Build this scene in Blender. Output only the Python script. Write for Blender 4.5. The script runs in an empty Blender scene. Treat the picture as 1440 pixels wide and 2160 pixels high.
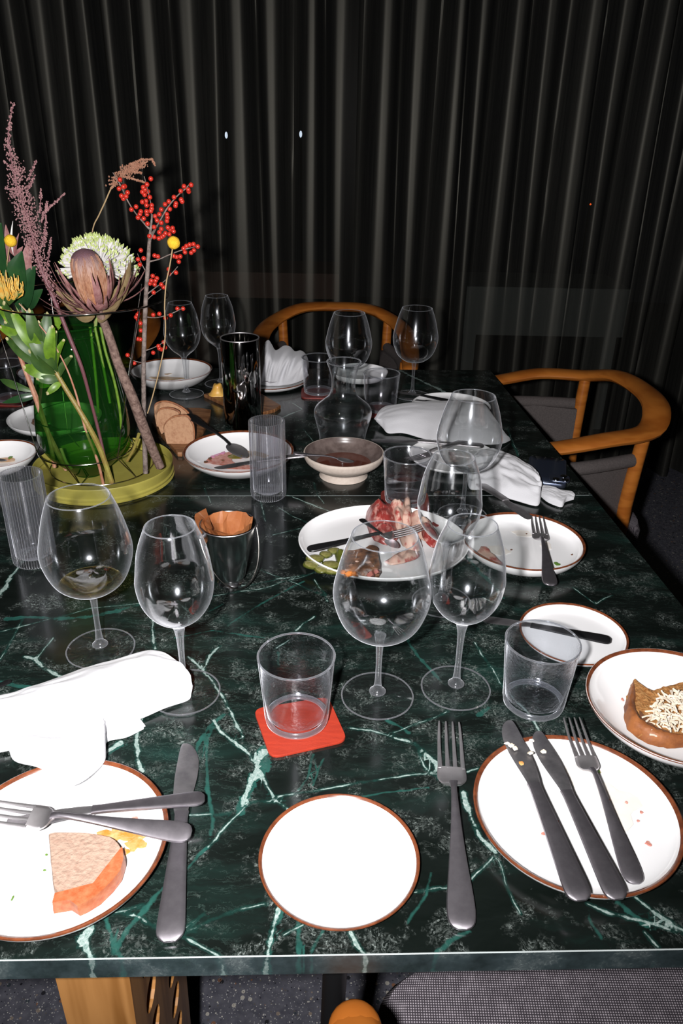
import bpy, bmesh, math, random
import numpy as np
from mathutils import Vector, Matrix, noise
from math import sin, cos, pi, radians, sqrt
random.seed(7)
rnd = random.Random(11)
SC = bpy.context.scene
COL = SC.collection

# ---------------------------------------------------------------- camera
FPX, PITCH, ROLL = 1645.66, radians(26.649), radians(1.1035)
TZ, CZ = 0.74, 1.39                      # table top, camera height
_c, _s = cos(PITCH), sin(PITCH)
_R0, _U0, DV = np.array([1, 0, 0.]), np.array([0, _s, _c]), np.array([0, _c, -_s])
RV = cos(ROLL) * _R0 + sin(ROLL) * _U0
UV = -sin(ROLL) * _R0 + cos(ROLL) * _U0
CP = np.array([0, 0, CZ])
cam = bpy.data.cameras.new('camera')
camo = bpy.data.objects.new('camera', cam)
COL.objects.link(camo)
M = Matrix(((RV[0], UV[0], -DV[0], 0), (RV[1], UV[1], -DV[1], 0), (RV[2], UV[2], -DV[2], CZ), (0, 0, 0, 1)))
camo.matrix_world = M
cam.sensor_fit = 'VERTICAL'
cam.sensor_height = 36.0
cam.lens = FPX / 2160 * 36.0
cam.clip_start = 0.02
SC.camera = camo

# ---------------------------------------------------------------- world, flash, exposure
w = bpy.data.worlds.new('world'); SC.world = w; w.use_nodes = True
w.node_tree.nodes['Background'].inputs[0].default_value = (0.55, 0.6, 0.75, 1)
w.node_tree.nodes['Background'].inputs[1].default_value = 0.006
FL = CP - RV * 0.088 + UV * 0.012 - DV * 0.02       # the flash sits beside and above the lens
ld = bpy.data.lights.new('camera_flash', 'SPOT')
ld.energy = 143; ld.color = (1.0, 0.975, 0.97)
ld.spot_size = radians(124); ld.spot_blend = 1.0; ld.shadow_soft_size = 0.019
lo = bpy.data.objects.new('camera_flash', ld); COL.objects.link(lo)
lo.location = Vector(FL)
_tgt = Vector((-0.28, 2.0, 0.82))
lo.rotation_euler = (_tgt - Vector(FL)).to_track_quat('-Z', 'Y').to_euler()
# dim ceiling spots of the restaurant, behind and beside the photographer
for i, (x, y) in enumerate([(-1.3, -0.6), (0.9, -0.9), (-0.4, 0.9), (1.4, 1.3)]):
    sd = bpy.data.lights.new('ceiling_spot', 'SPOT'); sd.energy = 1.4; sd.color = (1, .86, .7)
    sd.spot_size = radians(70); sd.spot_blend = .6; sd.shadow_soft_size = .03
    so = bpy.data.objects.new('ceiling_spot', sd); COL.objects.link(so); so.location = (x, y, 2.88)
SC.view_settings.view_transform = 'Standard'
SC.view_settings.look = 'None'
SC.view_settings.exposure = 0.0
SC.view_settings.gamma = 1.0
SC.view_settings.use_curve_mapping = False
cy = SC.cycles
cy.max_bounces = 14; cy.transmission_bounces = 12; cy.transparent_max_bounces = 40
cy.glossy_bounces = 6; cy.diffuse_bounces = 3
cy.sample_clamp_indirect = 6; cy.use_denoising = True
cy.caustics_reflective = False; cy.caustics_refractive = True; cy.blur_glossy = 0.3

# ---------------------------------------------------------------- pixel helpers
def at(u, v, z=0.0):
    "world point at height z above the table top seen at pixel (u,v)"
    d = DV + RV * (u - 720) / FPX - UV * (v - 1080) / FPX
    return CP + d * ((TZ + z - CZ) / d[2])
def atY(u, v, Y):
    d = DV + RV * (u - 720) / FPX - UV * (v - 1080) / FPX
    return CP + d * (Y / d[1])
def pj(P):
    q = np.array(P) - CP; d = q @ DV
    return 720 + FPX * (q @ RV) / d, 1080 - FPX * (q @ UV) / d, d
def disc(u0, u1, v0, v1, z):
    "centre x,y and radius of the level circle at height z whose picture has this box"
    P = at((u0 + u1) / 2, (v0 + v1) / 2, z); x, y = P[0], P[1]; r = (u1 - u0) / 2 * pj(P)[2] / FPX
    for _ in range(12):
        q = np.array([pj((x + r * cos(a), y + r * sin(a), TZ + z))[:2] for a in np.linspace(0, 2 * pi, 49)[:-1]])
        a0, a1, b0, b1 = q[:, 0].min(), q[:, 0].max(), q[:, 1].min(), q[:, 1].max()
        Q = at((a0 + a1) / 2, (b0 + b1) / 2, z); x += P[0] - Q[0]; y += P[1] - Q[1]; r *= (u1 - u0) / (a1 - a0)
    return x, y, r

# ---------------------------------------------------------------- materials
def newmat(name):
    m = bpy.data.materials.new(name); m.use_nodes = True
    nt = m.node_tree; nt.nodes.clear()
    out = nt.nodes.new('ShaderNodeOutputMaterial')
    return m, nt, out
def N(nt, t, **kw):
    n = nt.nodes.new(t)
    for k, v in kw.items():
        if k.startswith('i_'):
            key = k[2:].replace('_', ' ')
            for s in n.inputs:
                if s.name.lower() == key.lower():
                    s.default_value = v; break
        else: setattr(n, k, v)
    return n
def L(nt, a, b): nt.links.new(a, b)
def c4(c): return (c[0], c[1], c[2], 1)
def ramp(nt, stops, fac, interp='LINEAR'):
    r = nt.nodes.new('ShaderNodeValToRGB'); r.color_ramp.interpolation = interp
    el = r.color_ramp.elements
    while len(el) < len(stops): el.new(0.5)
    for e, (p, c) in zip(el, stops): e.position = p; e.color = c4(c)
    L(nt, fac, r.inputs[0]); return r
def mathn(nt, op, a, b=None, clamp=False):
    n = nt.nodes.new('ShaderNodeMath'); n.operation = op; n.use_clamp = clamp
    for i, x in enumerate((a, b)):
        if x is None: continue
        if isinstance(x, (int, float)): n.inputs[i].default_value = x
        else: L(nt, x, n.inputs[i])
    return n.outputs[0]
def mixc(nt, fac, a, b):
    n = nt.nodes.new('ShaderNodeMix'); n.data_type = 'RGBA'
    for s, x in ((n.inputs[0], fac), (n.inputs[6], a), (n.inputs[7], b)):
        if isinstance(x, (int, float)): s.default_value = x
        elif isinstance(x, tuple): s.default_value = c4(x)
        else: L(nt, x, s)
    return n.outputs[2]
def pbr(name, col, rough=.5, metal=0.0, bump=0.0, bscale=200, var=None, vscale=40, stretch=None, spec=.5, sub=0, coat=0, trans=0, sheen=0, coords='Object', vpos=(.35, .65)):
    m, nt, out = newmat(name)
    b = N(nt, 'ShaderNodeBsdfPrincipled'); L(nt, b.outputs[0], out.inputs[0])
    b.inputs['Base Color'].default_value = c4(col); b.inputs['Roughness'].default_value = rough
    b.inputs['Metallic'].default_value = metal; b.inputs['Specular IOR Level'].default_value = spec
    b.inputs['Coat Weight'].default_value = coat; b.inputs['Sheen Weight'].default_value = sheen
    b.inputs['Transmission Weight'].default_value = trans
    if sub: b.inputs['Subsurface Weight'].default_value = sub; b.inputs['Subsurface Scale'].default_value = .004
    if bump or var:
        tc = N(nt, 'ShaderNodeTexCoord'); src = tc.outputs[coords]
        if stretch:
            mp = N(nt, 'ShaderNodeMapping'); mp.inputs['Scale'].default_value = stretch; L(nt, src, mp.inputs[0]); src = mp.outputs[0]
        if var:
            n = N(nt, 'ShaderNodeTexNoise', i_scale=vscale, i_detail=5.0, i_roughness=.6); L(nt, src, n.inputs['Vector'])
            r = ramp(nt, [(vpos[0], col), (vpos[1], var)], n.outputs[0]); L(nt, r.outputs[0], b.inputs['Base Color'])
        if bump:
            n2 = N(nt, 'ShaderNodeTexNoise', i_scale=bscale, i_detail=4.0); L(nt, src, n2.inputs['Vector'])
            bp = N(nt, 'ShaderNodeBump', i_strength=bump, i_distance=.002); L(nt, n2.outputs[0], bp.inputs['Height']); L(nt, bp.outputs[0], b.inputs['Normal'])
    return m

def thin_glass(name, tint=(.975, .985, .985), edge=.16, gain=1.0, rough=.0, haze=.0, pw=7.0, bump=0.0, real=0.0):
    "a thin wall of glass: light passes straight, grazing angles mirror, white added at the edges paints in flash glints"
    m, nt, out = newmat(name)
    tr = N(nt, 'ShaderNodeBsdfTransparent'); tr.inputs[0].default_value = c4(tint)
    gl = N(nt, 'ShaderNodeBsdfGlossy'); gl.inputs['Roughness'].default_value = rough; gl.inputs[0].default_value = (1, 1, 1, 1)
    gl2 = N(nt, 'ShaderNodeBsdfGlossy'); gl2.inputs['Roughness'].default_value = .16; gl2.inputs[0].default_value = (.9, .93, 1, 1)
    mg = N(nt, 'ShaderNodeMixShader'); mg.inputs[0].default_value = .22; L(nt, gl.outputs[0], mg.inputs[1]); L(nt, gl2.outputs[0], mg.inputs[2])
    lw = N(nt, 'ShaderNodeLayerWeight', i_Blend=.5)
    f = mathn(nt, 'MULTIPLY', mathn(nt, 'ADD', mathn(nt, 'MULTIPLY', mathn(nt, 'POWER', lw.outputs['Facing'], 5.0), .96), .045), gain, True)
    mx = N(nt, 'ShaderNodeMixShader'); L(nt, f, mx.inputs[0]); L(nt, tr.outputs[0], mx.inputs[1]); L(nt, mg.outputs[0], mx.inputs[2])
    e = mathn(nt, 'MULTIPLY', mathn(nt, 'POWER', lw.outputs['Facing'], pw), edge, True)  # whitened grazing edges stand in for flash reflections in the glass
    if haze: e = mathn(nt, 'ADD', e, haze, True)  # even white haze painted in to brighten rims and stems
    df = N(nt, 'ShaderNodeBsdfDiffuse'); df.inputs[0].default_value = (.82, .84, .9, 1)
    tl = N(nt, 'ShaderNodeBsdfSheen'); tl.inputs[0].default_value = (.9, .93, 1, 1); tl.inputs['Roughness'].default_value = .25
    if bump:
        tcg = N(nt, 'ShaderNodeTexCoord'); bn = N(nt, 'ShaderNodeTexNoise', i_scale=260.0, i_detail=2.0); L(nt, tcg.outputs['Object'], bn.inputs['Vector'])
        bpn = N(nt, 'ShaderNodeBump', i_strength=bump, i_distance=.002); L(nt, bn.outputs[0], bpn.inputs['Height'])
        L(nt, bpn.outputs[0], gl.inputs['Normal']); L(nt, bpn.outputs[0], lw.inputs['Normal'])
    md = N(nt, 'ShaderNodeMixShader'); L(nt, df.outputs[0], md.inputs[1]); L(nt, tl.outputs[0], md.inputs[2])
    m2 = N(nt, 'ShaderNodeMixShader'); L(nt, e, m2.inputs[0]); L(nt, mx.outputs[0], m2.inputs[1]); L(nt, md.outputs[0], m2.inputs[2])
    o_ = m2.outputs[0]
    if real:
        gg = N(nt, 'ShaderNodeBsdfGlass', i_IOR=1.45, i_Roughness=0.0); m4 = N(nt, 'ShaderNodeMixShader'); m4.inputs[0].default_value = real
        L(nt, o_, m4.inputs[1]); L(nt, gg.outputs[0], m4.inputs[2]); o_ = m4.outputs[0]
    L(nt, o_, out.inputs[0]); return m
def solid_glass(name, col=(1, 1, 1), ior=1.45, clear=.3, rough=0.0, film=0.0):
    m, nt, out = newmat(name)
    g = N(nt, 'ShaderNodeBsdfGlass', i_IOR=ior, i_Roughness=rough); g.inputs[0].default_value = c4(col)
    t = N(nt, 'ShaderNodeBsdfTransparent'); t.inputs[0].default_value = c4(col)
    mx = N(nt, 'ShaderNodeMixShader'); mx.inputs[0].default_value = clear
    L(nt, g.outputs[0], mx.inputs[1]); L(nt, t.outputs[0], mx.inputs[2])
    o = mx.outputs[0]
    if film:
        df = N(nt, 'ShaderNodeBsdfDiffuse'); df.inputs[0].default_value = (.8, .8, .84, 1)
        m3 = N(nt, 'ShaderNodeMixShader'); m3.inputs[0].default_value = film
        L(nt, o, m3.inputs[1]); L(nt, df.outputs[0], m3.inputs[2]); o = m3.outputs[0]
    L(nt, o, out.inputs[0]); return m

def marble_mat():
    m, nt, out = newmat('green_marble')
    b = N(nt, 'ShaderNodeBsdfPrincipled'); L(nt, b.outputs[0], out.inputs[0])
    b.inputs['Roughness'].default_value = .17; b.inputs['Specular IOR Level'].default_value = .55
    tc = N(nt, 'ShaderNodeTexCoord'); P = tc.outputs['Object']
    wn = N(nt, 'ShaderNodeTexNoise', i_scale=14.0, i_detail=6.0, i_roughness=.6); L(nt, P, wn.inputs['Vector'])
    warp = N(nt, 'ShaderNodeMix', data_type='VECTOR'); 
    vm = N(nt, 'ShaderNodeVectorMath', operation='MULTIPLY_ADD'); L(nt, wn.outputs['Color'], vm.inputs[0]); vm.inputs[1].default_value = (.05, .05, .05); L(nt, P, vm.inputs[2])
    PW = vm.outputs[0]
    # ground: near black to deep green, drifting in streaks that run up to the right
    mp = N(nt, 'ShaderNodeMapping'); mp.inputs['Rotation'].default_value = (0, 0, radians(-28)); mp.inputs['Scale'].default_value = (5, 28, 5); L(nt, PW, mp.inputs[0])
    n1 = N(nt, 'ShaderNodeTexNoise', i_scale=1.0, i_detail=8.0, i_roughness=.62); L(nt, mp.outputs[0], n1.inputs['Vector'])
    big = N(nt, 'ShaderNodeTexNoise', i_scale=3.2, i_detail=3.0); L(nt, P, big.inputs['Vector'])
    gmix = mathn(nt, 'ADD', mathn(nt, 'MULTIPLY', n1.outputs[0], .65), mathn(nt, 'MULTIPLY', big.outputs[0], .45))
    base = ramp(nt, [(.40, (.0035, .0055, .0045)), (.54, (.006, .0085, .0075)), (.66, (.008, .018, .015)), (.80, (.012, .036, .030))], gmix).outputs[0]
    # fine pale streaks
    st = N(nt, 'ShaderNodeTexNoise', i_scale=2.6, i_detail=9.0, i_roughness=.7); L(nt, mp.outputs[0], st.inputs['Vector'])
    sa = mathn(nt, 'ABSOLUTE', mathn(nt, 'SUBTRACT', st.outputs[0], .5))
    sl = mathn(nt, 'MULTIPLY', mathn(nt, 'SUBTRACT', 1.0, mathn(nt, 'MULTIPLY', sa, 90.0), True), mathn(nt, 'MULTIPLY', mathn(nt, 'SUBTRACT', big.outputs[0], .42, True), 3.2, True))
    base = mixc(nt, mathn(nt, 'MULTIPLY', sl, .55), base, (.10, .17, .145))
    # snowflake flecks: small rings and crumbs gathered in patches
    vo = N(nt, 'ShaderNodeTexVoronoi', i_scale=135.0); L(nt, PW, vo.inputs['Vector'])
    ring = mathn(nt, 'SUBTRACT', 1.0, mathn(nt, 'MULTIPLY', mathn(nt, 'ABSOLUTE', mathn(nt, 'SUBTRACT', vo.outputs['Distance'], .33)), 9.0), True)
    fn = N(nt, 'ShaderNodeTexNoise', i_scale=320.0, i_detail=6.0, i_roughness=.75); L(nt, PW, fn.inputs['Vector'])
    fm = mathn(nt, 'MULTIPLY', mathn(nt, 'SUBTRACT', fn.outputs[0], .47, True), 9.0, True)
    pn = N(nt, 'ShaderNodeTexNoise', i_scale=26.0, i_detail=4.0, i_roughness=.6); L(nt, P, pn.inputs['Vector'])
    pm = mathn(nt, 'MULTIPLY', mathn(nt, 'SUBTRACT', pn.outputs[0], .505, True), 9.0, True)
    fl = mathn(nt, 'MULTIPLY', mathn(nt, 'MULTIPLY', mathn(nt, 'ADD', mathn(nt, 'MULTIPLY', ring, .8), .25), fm), pm, True)
    base = mixc(nt, mathn(nt, 'MULTIPLY', fl, 1.0, True), base, (.21, .245, .23))
    # traced veins, stored as distance to the nearest vein (metres) on the slab
    jn = N(nt, 'ShaderNodeTexNoise', i_scale=95.0, i_detail=7.0, i_roughness=.7); L(nt, P, jn.inputs['Vector'])
    jit = mathn(nt, 'SUBTRACT', jn.outputs[0], .5)
    w1 = N(nt, 'ShaderNodeTexNoise', i_scale=22.0, i_detail=5.0, i_roughness=.55); L(nt, P, w1.inputs['Vector'])
    ws = N(nt, 'ShaderNodeVectorMath', operation='SUBTRACT'); L(nt, w1.outputs['Color'], ws.inputs[0]); ws.inputs[1].default_value = (.5, .5, .5)
    wm = N(nt, 'ShaderNodeVectorMath', operation='MULTIPLY'); L(nt, ws.outputs[0], wm.inputs[0]); wm.inputs[1].default_value = (.0105, .0105, 0); wob = wm.outputs[0]
    wv_ = N(nt, 'ShaderNodeTexNoise', i_scale=48.0, i_detail=4.0); L(nt, P, wv_.inputs['Vector'])
    wvar = mathn(nt, 'MAXIMUM', mathn(nt, 'MULTIPLY', mathn(nt, 'SUBTRACT', wv_.outputs[0], .28), 3.2), .12)
    def vein(attr, soft, amp, off=0.0):
        a = N(nt, 'ShaderNodeAttribute', attribute_name=attr); g = N(nt, 'ShaderNodeAttribute', attribute_name=attr + '_far')
        ad = N(nt, 'ShaderNodeVectorMath', operation='ADD'); L(nt, a.outputs['Vector'], ad.inputs[0]); L(nt, wob, ad.inputs[1])
        ln = N(nt, 'ShaderNodeVectorMath', operation='LENGTH'); L(nt, ad.outputs[0], ln.inputs[0])
        hw = N(nt, 'ShaderNodeAttribute', attribute_name=attr + '_half')
        hh = mathn(nt, 'MULTIPLY', hw.outputs['Fac'], wvar)
        ed = mathn(nt, 'SUBTRACT', mathn(nt, 'MAXIMUM', ln.outputs['Value'], g.outputs['Fac']), hh)
        ja = mathn(nt, 'MULTIPLY', jit, mathn(nt, 'ADD', mathn(nt, 'MULTIPLY', hw.outputs['Fac'], 2.6), amp))
        d = mathn(nt, 'ADD', mathn(nt, 'ADD', ed, ja), off)
        return mathn(nt, 'SUBTRACT', 1.0, mathn(nt, 'DIVIDE', d, soft), True)
    teal = mixc(nt, jn.outputs[0], (.006, .045, .036), (.035, .13, .108))
    base = mixc(nt, mathn(nt, 'MULTIPLY', vein('vein_teal', .0016, .0022), mathn(nt, 'MULTIPLY', wv_.outputs[0], 1.35, True)), base, teal)
    halo = mathn(nt, 'MULTIPLY', vein('vein_white', .0022, .004, -.0006), .5)
    base = mixc(nt, halo, base, (.010, .052, .042))
    wc = mixc(nt, mathn(nt, 'MULTIPLY', mathn(nt, 'SUBTRACT', fn.outputs[0], .30, True), 2.6, True), (.10, .21, .18), (.44, .50, .48))
    base = mixc(nt, mathn(nt, 'MULTIPLY', vein('vein_white', .0007, .0010), mathn(nt, 'ADD', mathn(nt, 'MULTIPLY', fn.outputs[0], .9), .42, True)), base, wc)
    # sawn edges honed and duller; the paler blue-grey paints in their flash-lit look
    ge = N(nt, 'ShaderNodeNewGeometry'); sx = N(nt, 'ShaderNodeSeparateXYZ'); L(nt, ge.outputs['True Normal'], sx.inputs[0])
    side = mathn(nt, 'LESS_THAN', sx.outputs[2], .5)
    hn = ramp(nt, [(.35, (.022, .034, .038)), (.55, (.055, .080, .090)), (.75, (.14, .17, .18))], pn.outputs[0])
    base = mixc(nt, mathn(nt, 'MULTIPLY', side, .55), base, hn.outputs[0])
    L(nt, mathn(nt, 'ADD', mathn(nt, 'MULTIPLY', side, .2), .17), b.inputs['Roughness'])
    L(nt, base, b.inputs['Base Color'])
    return m

def wood_mat(name, c1, c2, rough=.35, scale=1.0, axis=(30, 2.5, 30), spec=.4):
    m, nt, out = newmat(name)
    b = N(nt, 'ShaderNodeBsdfPrincipled'); L(nt, b.outputs[0], out.inputs[0]); b.inputs['Roughness'].default_value = rough; b.inputs['Specular IOR Level'].default_value = spec
    tc = N(nt, 'ShaderNodeTexCoord'); mp = N(nt, 'ShaderNodeMapping'); mp.inputs['Scale'].default_value = tuple(a * scale for a in axis); L(nt, tc.outputs['Object'], mp.inputs[0])
    n = N(nt, 'ShaderNodeTexNoise', i_scale=1.0, i_detail=3.0); L(nt, mp.outputs[0], n.inputs['Vector'])
    wv = N(nt, 'ShaderNodeMath', operation='MULTIPLY'); wv.inputs[1].default_value = 26; L(nt, n.outputs[0], wv.inputs[0])
    sn = mathn(nt, 'ADD', mathn(nt, 'MULTIPLY', mathn(nt, 'SINE', wv.outputs[0]), .5), .5)
    f2 = N(nt, 'ShaderNodeTexNoise', i_scale=6.0, i_detail=6.0); L(nt, mp.outputs[0], f2.inputs['Vector'])
    f = mathn(nt, 'ADD', mathn(nt, 'MULTIPLY', sn, .55), mathn(nt, 'MULTIPLY', f2.outputs[0], .45))
    r = ramp(nt, [(.2, c1), (.8, c2)], f); L(nt, r.outputs[0], b.inputs['Base Color'])
    return m

def terrazzo_mat():
    m, nt, out = newmat('dark_terrazzo')
    b = N(nt, 'ShaderNodeBsdfPrincipled'); L(nt, b.outputs[0], out.inputs[0]); b.inputs['Roughness'].default_value = .35
    tc = N(nt, 'ShaderNodeTexCoord'); col = None
    n = N(nt, 'ShaderNodeTexNoise', i_scale=60.0, i_detail=5.0); L(nt, tc.outputs['Object'], n.inputs['Vector'])
    col = ramp(nt, [(.3, (.065, .066, .085)), (.7, (.12, .12, .145))], n.outputs[0]).outputs[0]
    for sc, th, stops in ((70, .30, [(0, (.02, .02, .025)), (.3, (.22, .18, .15)), (.5, (.04, .05, .06)), (.7, (.20, .10, .06)), (.85, (.4, .38, .34)), (1, (.07, .08, .1))]),
                          (170, .27, [(0, (.3, .3, .3)), (.35, (.03, .03, .04)), (.6, (.5, .48, .44)), (.8, (.1, .09, .08)), (1, (.25, .16, .1))]),
                          (420, .25, [(0, (.45, .45, .45)), (.5, (.1, .1, .1)), (1, (.3, .25, .2))])):
        v = N(nt, 'ShaderNodeTexVoronoi', i_scale=float(sc), i_randomness=1.0); L(nt, tc.outputs['Object'], v.inputs['Vector'])
        sp = N(nt, 'ShaderNodeSeparateColor'); L(nt, v.outputs['Color'], sp.inputs[0])
        cr = ramp(nt, stops, sp.outputs[0], 'CONSTANT')
        keep = mathn(nt, 'LESS_THAN', sp.outputs[1], .55)
        rad = mathn(nt, 'MULTIPLY', mathn(nt, 'ADD', sp.outputs[2], .35), th)
        mk = mathn(nt, 'MULTIPLY', mathn(nt, 'LESS_THAN', v.outputs['Distance'], rad), keep)
        col = mixc(nt, mk, col, cr.outputs[0])
    L(nt, col, b.inputs['Base Color']); return m

def weave_mat(name, c1, c2, scale=330, rough=.9):
    m, nt, out = newmat(name)
    b = N(nt, 'ShaderNodeBsdfPrincipled'); L(nt, b.outputs[0], out.inputs[0]); b.inputs['Roughness'].default_value = rough; b.inputs['Specular IOR Level'].default_value = .15
    tc = N(nt, 'ShaderNodeTexCoord'); sp = N(nt, 'ShaderNodeSeparateXYZ'); L(nt, tc.outputs['Object'], sp.inputs[0])
    def sw(o): return mathn(nt, 'ADD', mathn(nt, 'MULTIPLY', mathn(nt, 'SINE', mathn(nt, 'MULTIPLY', o, 2 * pi * scale)), .5), .5)
    xy = mathn(nt, 'ADD', sp.outputs[0], sp.outputs[2])
    f = mathn(nt, 'MULTIPLY', sw(xy), sw(mathn(nt, 'ADD', sp.outputs[1], mathn(nt, 'MULTIPLY', sp.outputs[2], .5))))
    nz = N(nt, 'ShaderNodeTexNoise', i_scale=90.0, i_detail=6.0); L(nt, tc.outputs['Object'], nz.inputs['Vector'])
    ff = mathn(nt, 'ADD', mathn(nt, 'MULTIPLY', f, .8), mathn(nt, 'MULTIPLY', mathn(nt, 'SUBTRACT', nz.outputs[0], .5), .5))
    r = ramp(nt, [(.12, c1), (.7, c2)], ff); L(nt, r.outputs[0], b.inputs['Base Color'])
    bp = N(nt, 'ShaderNodeBump', i_strength=.4, i_distance=.001); L(nt, f, bp.inputs['Height']); L(nt, bp.outputs[0], b.inputs['Normal'])
    return m

def curtain_mat():
    m, nt, out = newmat('dark_sheer_curtain')
    df = N(nt, 'ShaderNodeBsdfDiffuse'); tr = N(nt, 'ShaderNodeBsdfTransparent'); tr.inputs[0].default_value = (1, 1, 1, 1)
    tc = N(nt, 'ShaderNodeTexCoord'); mp = N(nt, 'ShaderNodeMapping'); mp.inputs['Scale'].default_value = (90, 90, 2.2); L(nt, tc.outputs['Object'], mp.inputs[0])
    n = N(nt, 'ShaderNodeTexNoise', i_scale=1.0, i_detail=5.0, i_roughness=.65); L(nt, mp.outputs[0], n.inputs['Vector'])
    mp2 = N(nt, 'ShaderNodeMapping'); mp2.inputs['Scale'].default_value = (420, 420, 160); L(nt, tc.outputs['Object'], mp2.inputs[0])
    n2 = N(nt, 'ShaderNodeTexNoise', i_scale=1.0, i_detail=2.0); L(nt, mp2.outputs[0], n2.inputs['Vector'])
    f = mathn(nt, 'ADD', mathn(nt, 'MULTIPLY', n.outputs[0], .8), mathn(nt, 'MULTIPLY', n2.outputs[0], .2))
    r = ramp(nt, [(.33, (.007, .007, .0065)), (.70, (.026, .0255, .022))], f); L(nt, r.outputs[0], df.inputs[0])
    gs = N(nt, 'ShaderNodeBsdfGlossy'); gs.inputs['Roughness'].default_value = .52; gs.inputs[0].default_value = (.060, .058, .050, 1)
    md = N(nt, 'ShaderNodeAddShader'); L(nt, df.outputs[0], md.inputs[0]); L(nt, gs.outputs[0], md.inputs[1])
    mx = N(nt, 'ShaderNodeMixShader'); mx.inputs[0].default_value = .22
    L(nt, md.outputs[0], mx.inputs[1]); L(nt, tr.outputs[0], mx.inputs[2]); L(nt, mx.outputs[0], out.inputs[0]); return m

def emis(name, col, s):
    m, nt, out = newmat(name); e = N(nt, 'ShaderNodeEmission'); e.inputs[0].default_value = c4(col); e.inputs[1].default_value = s; L(nt, e.outputs[0], out.inputs[0]); return m

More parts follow.
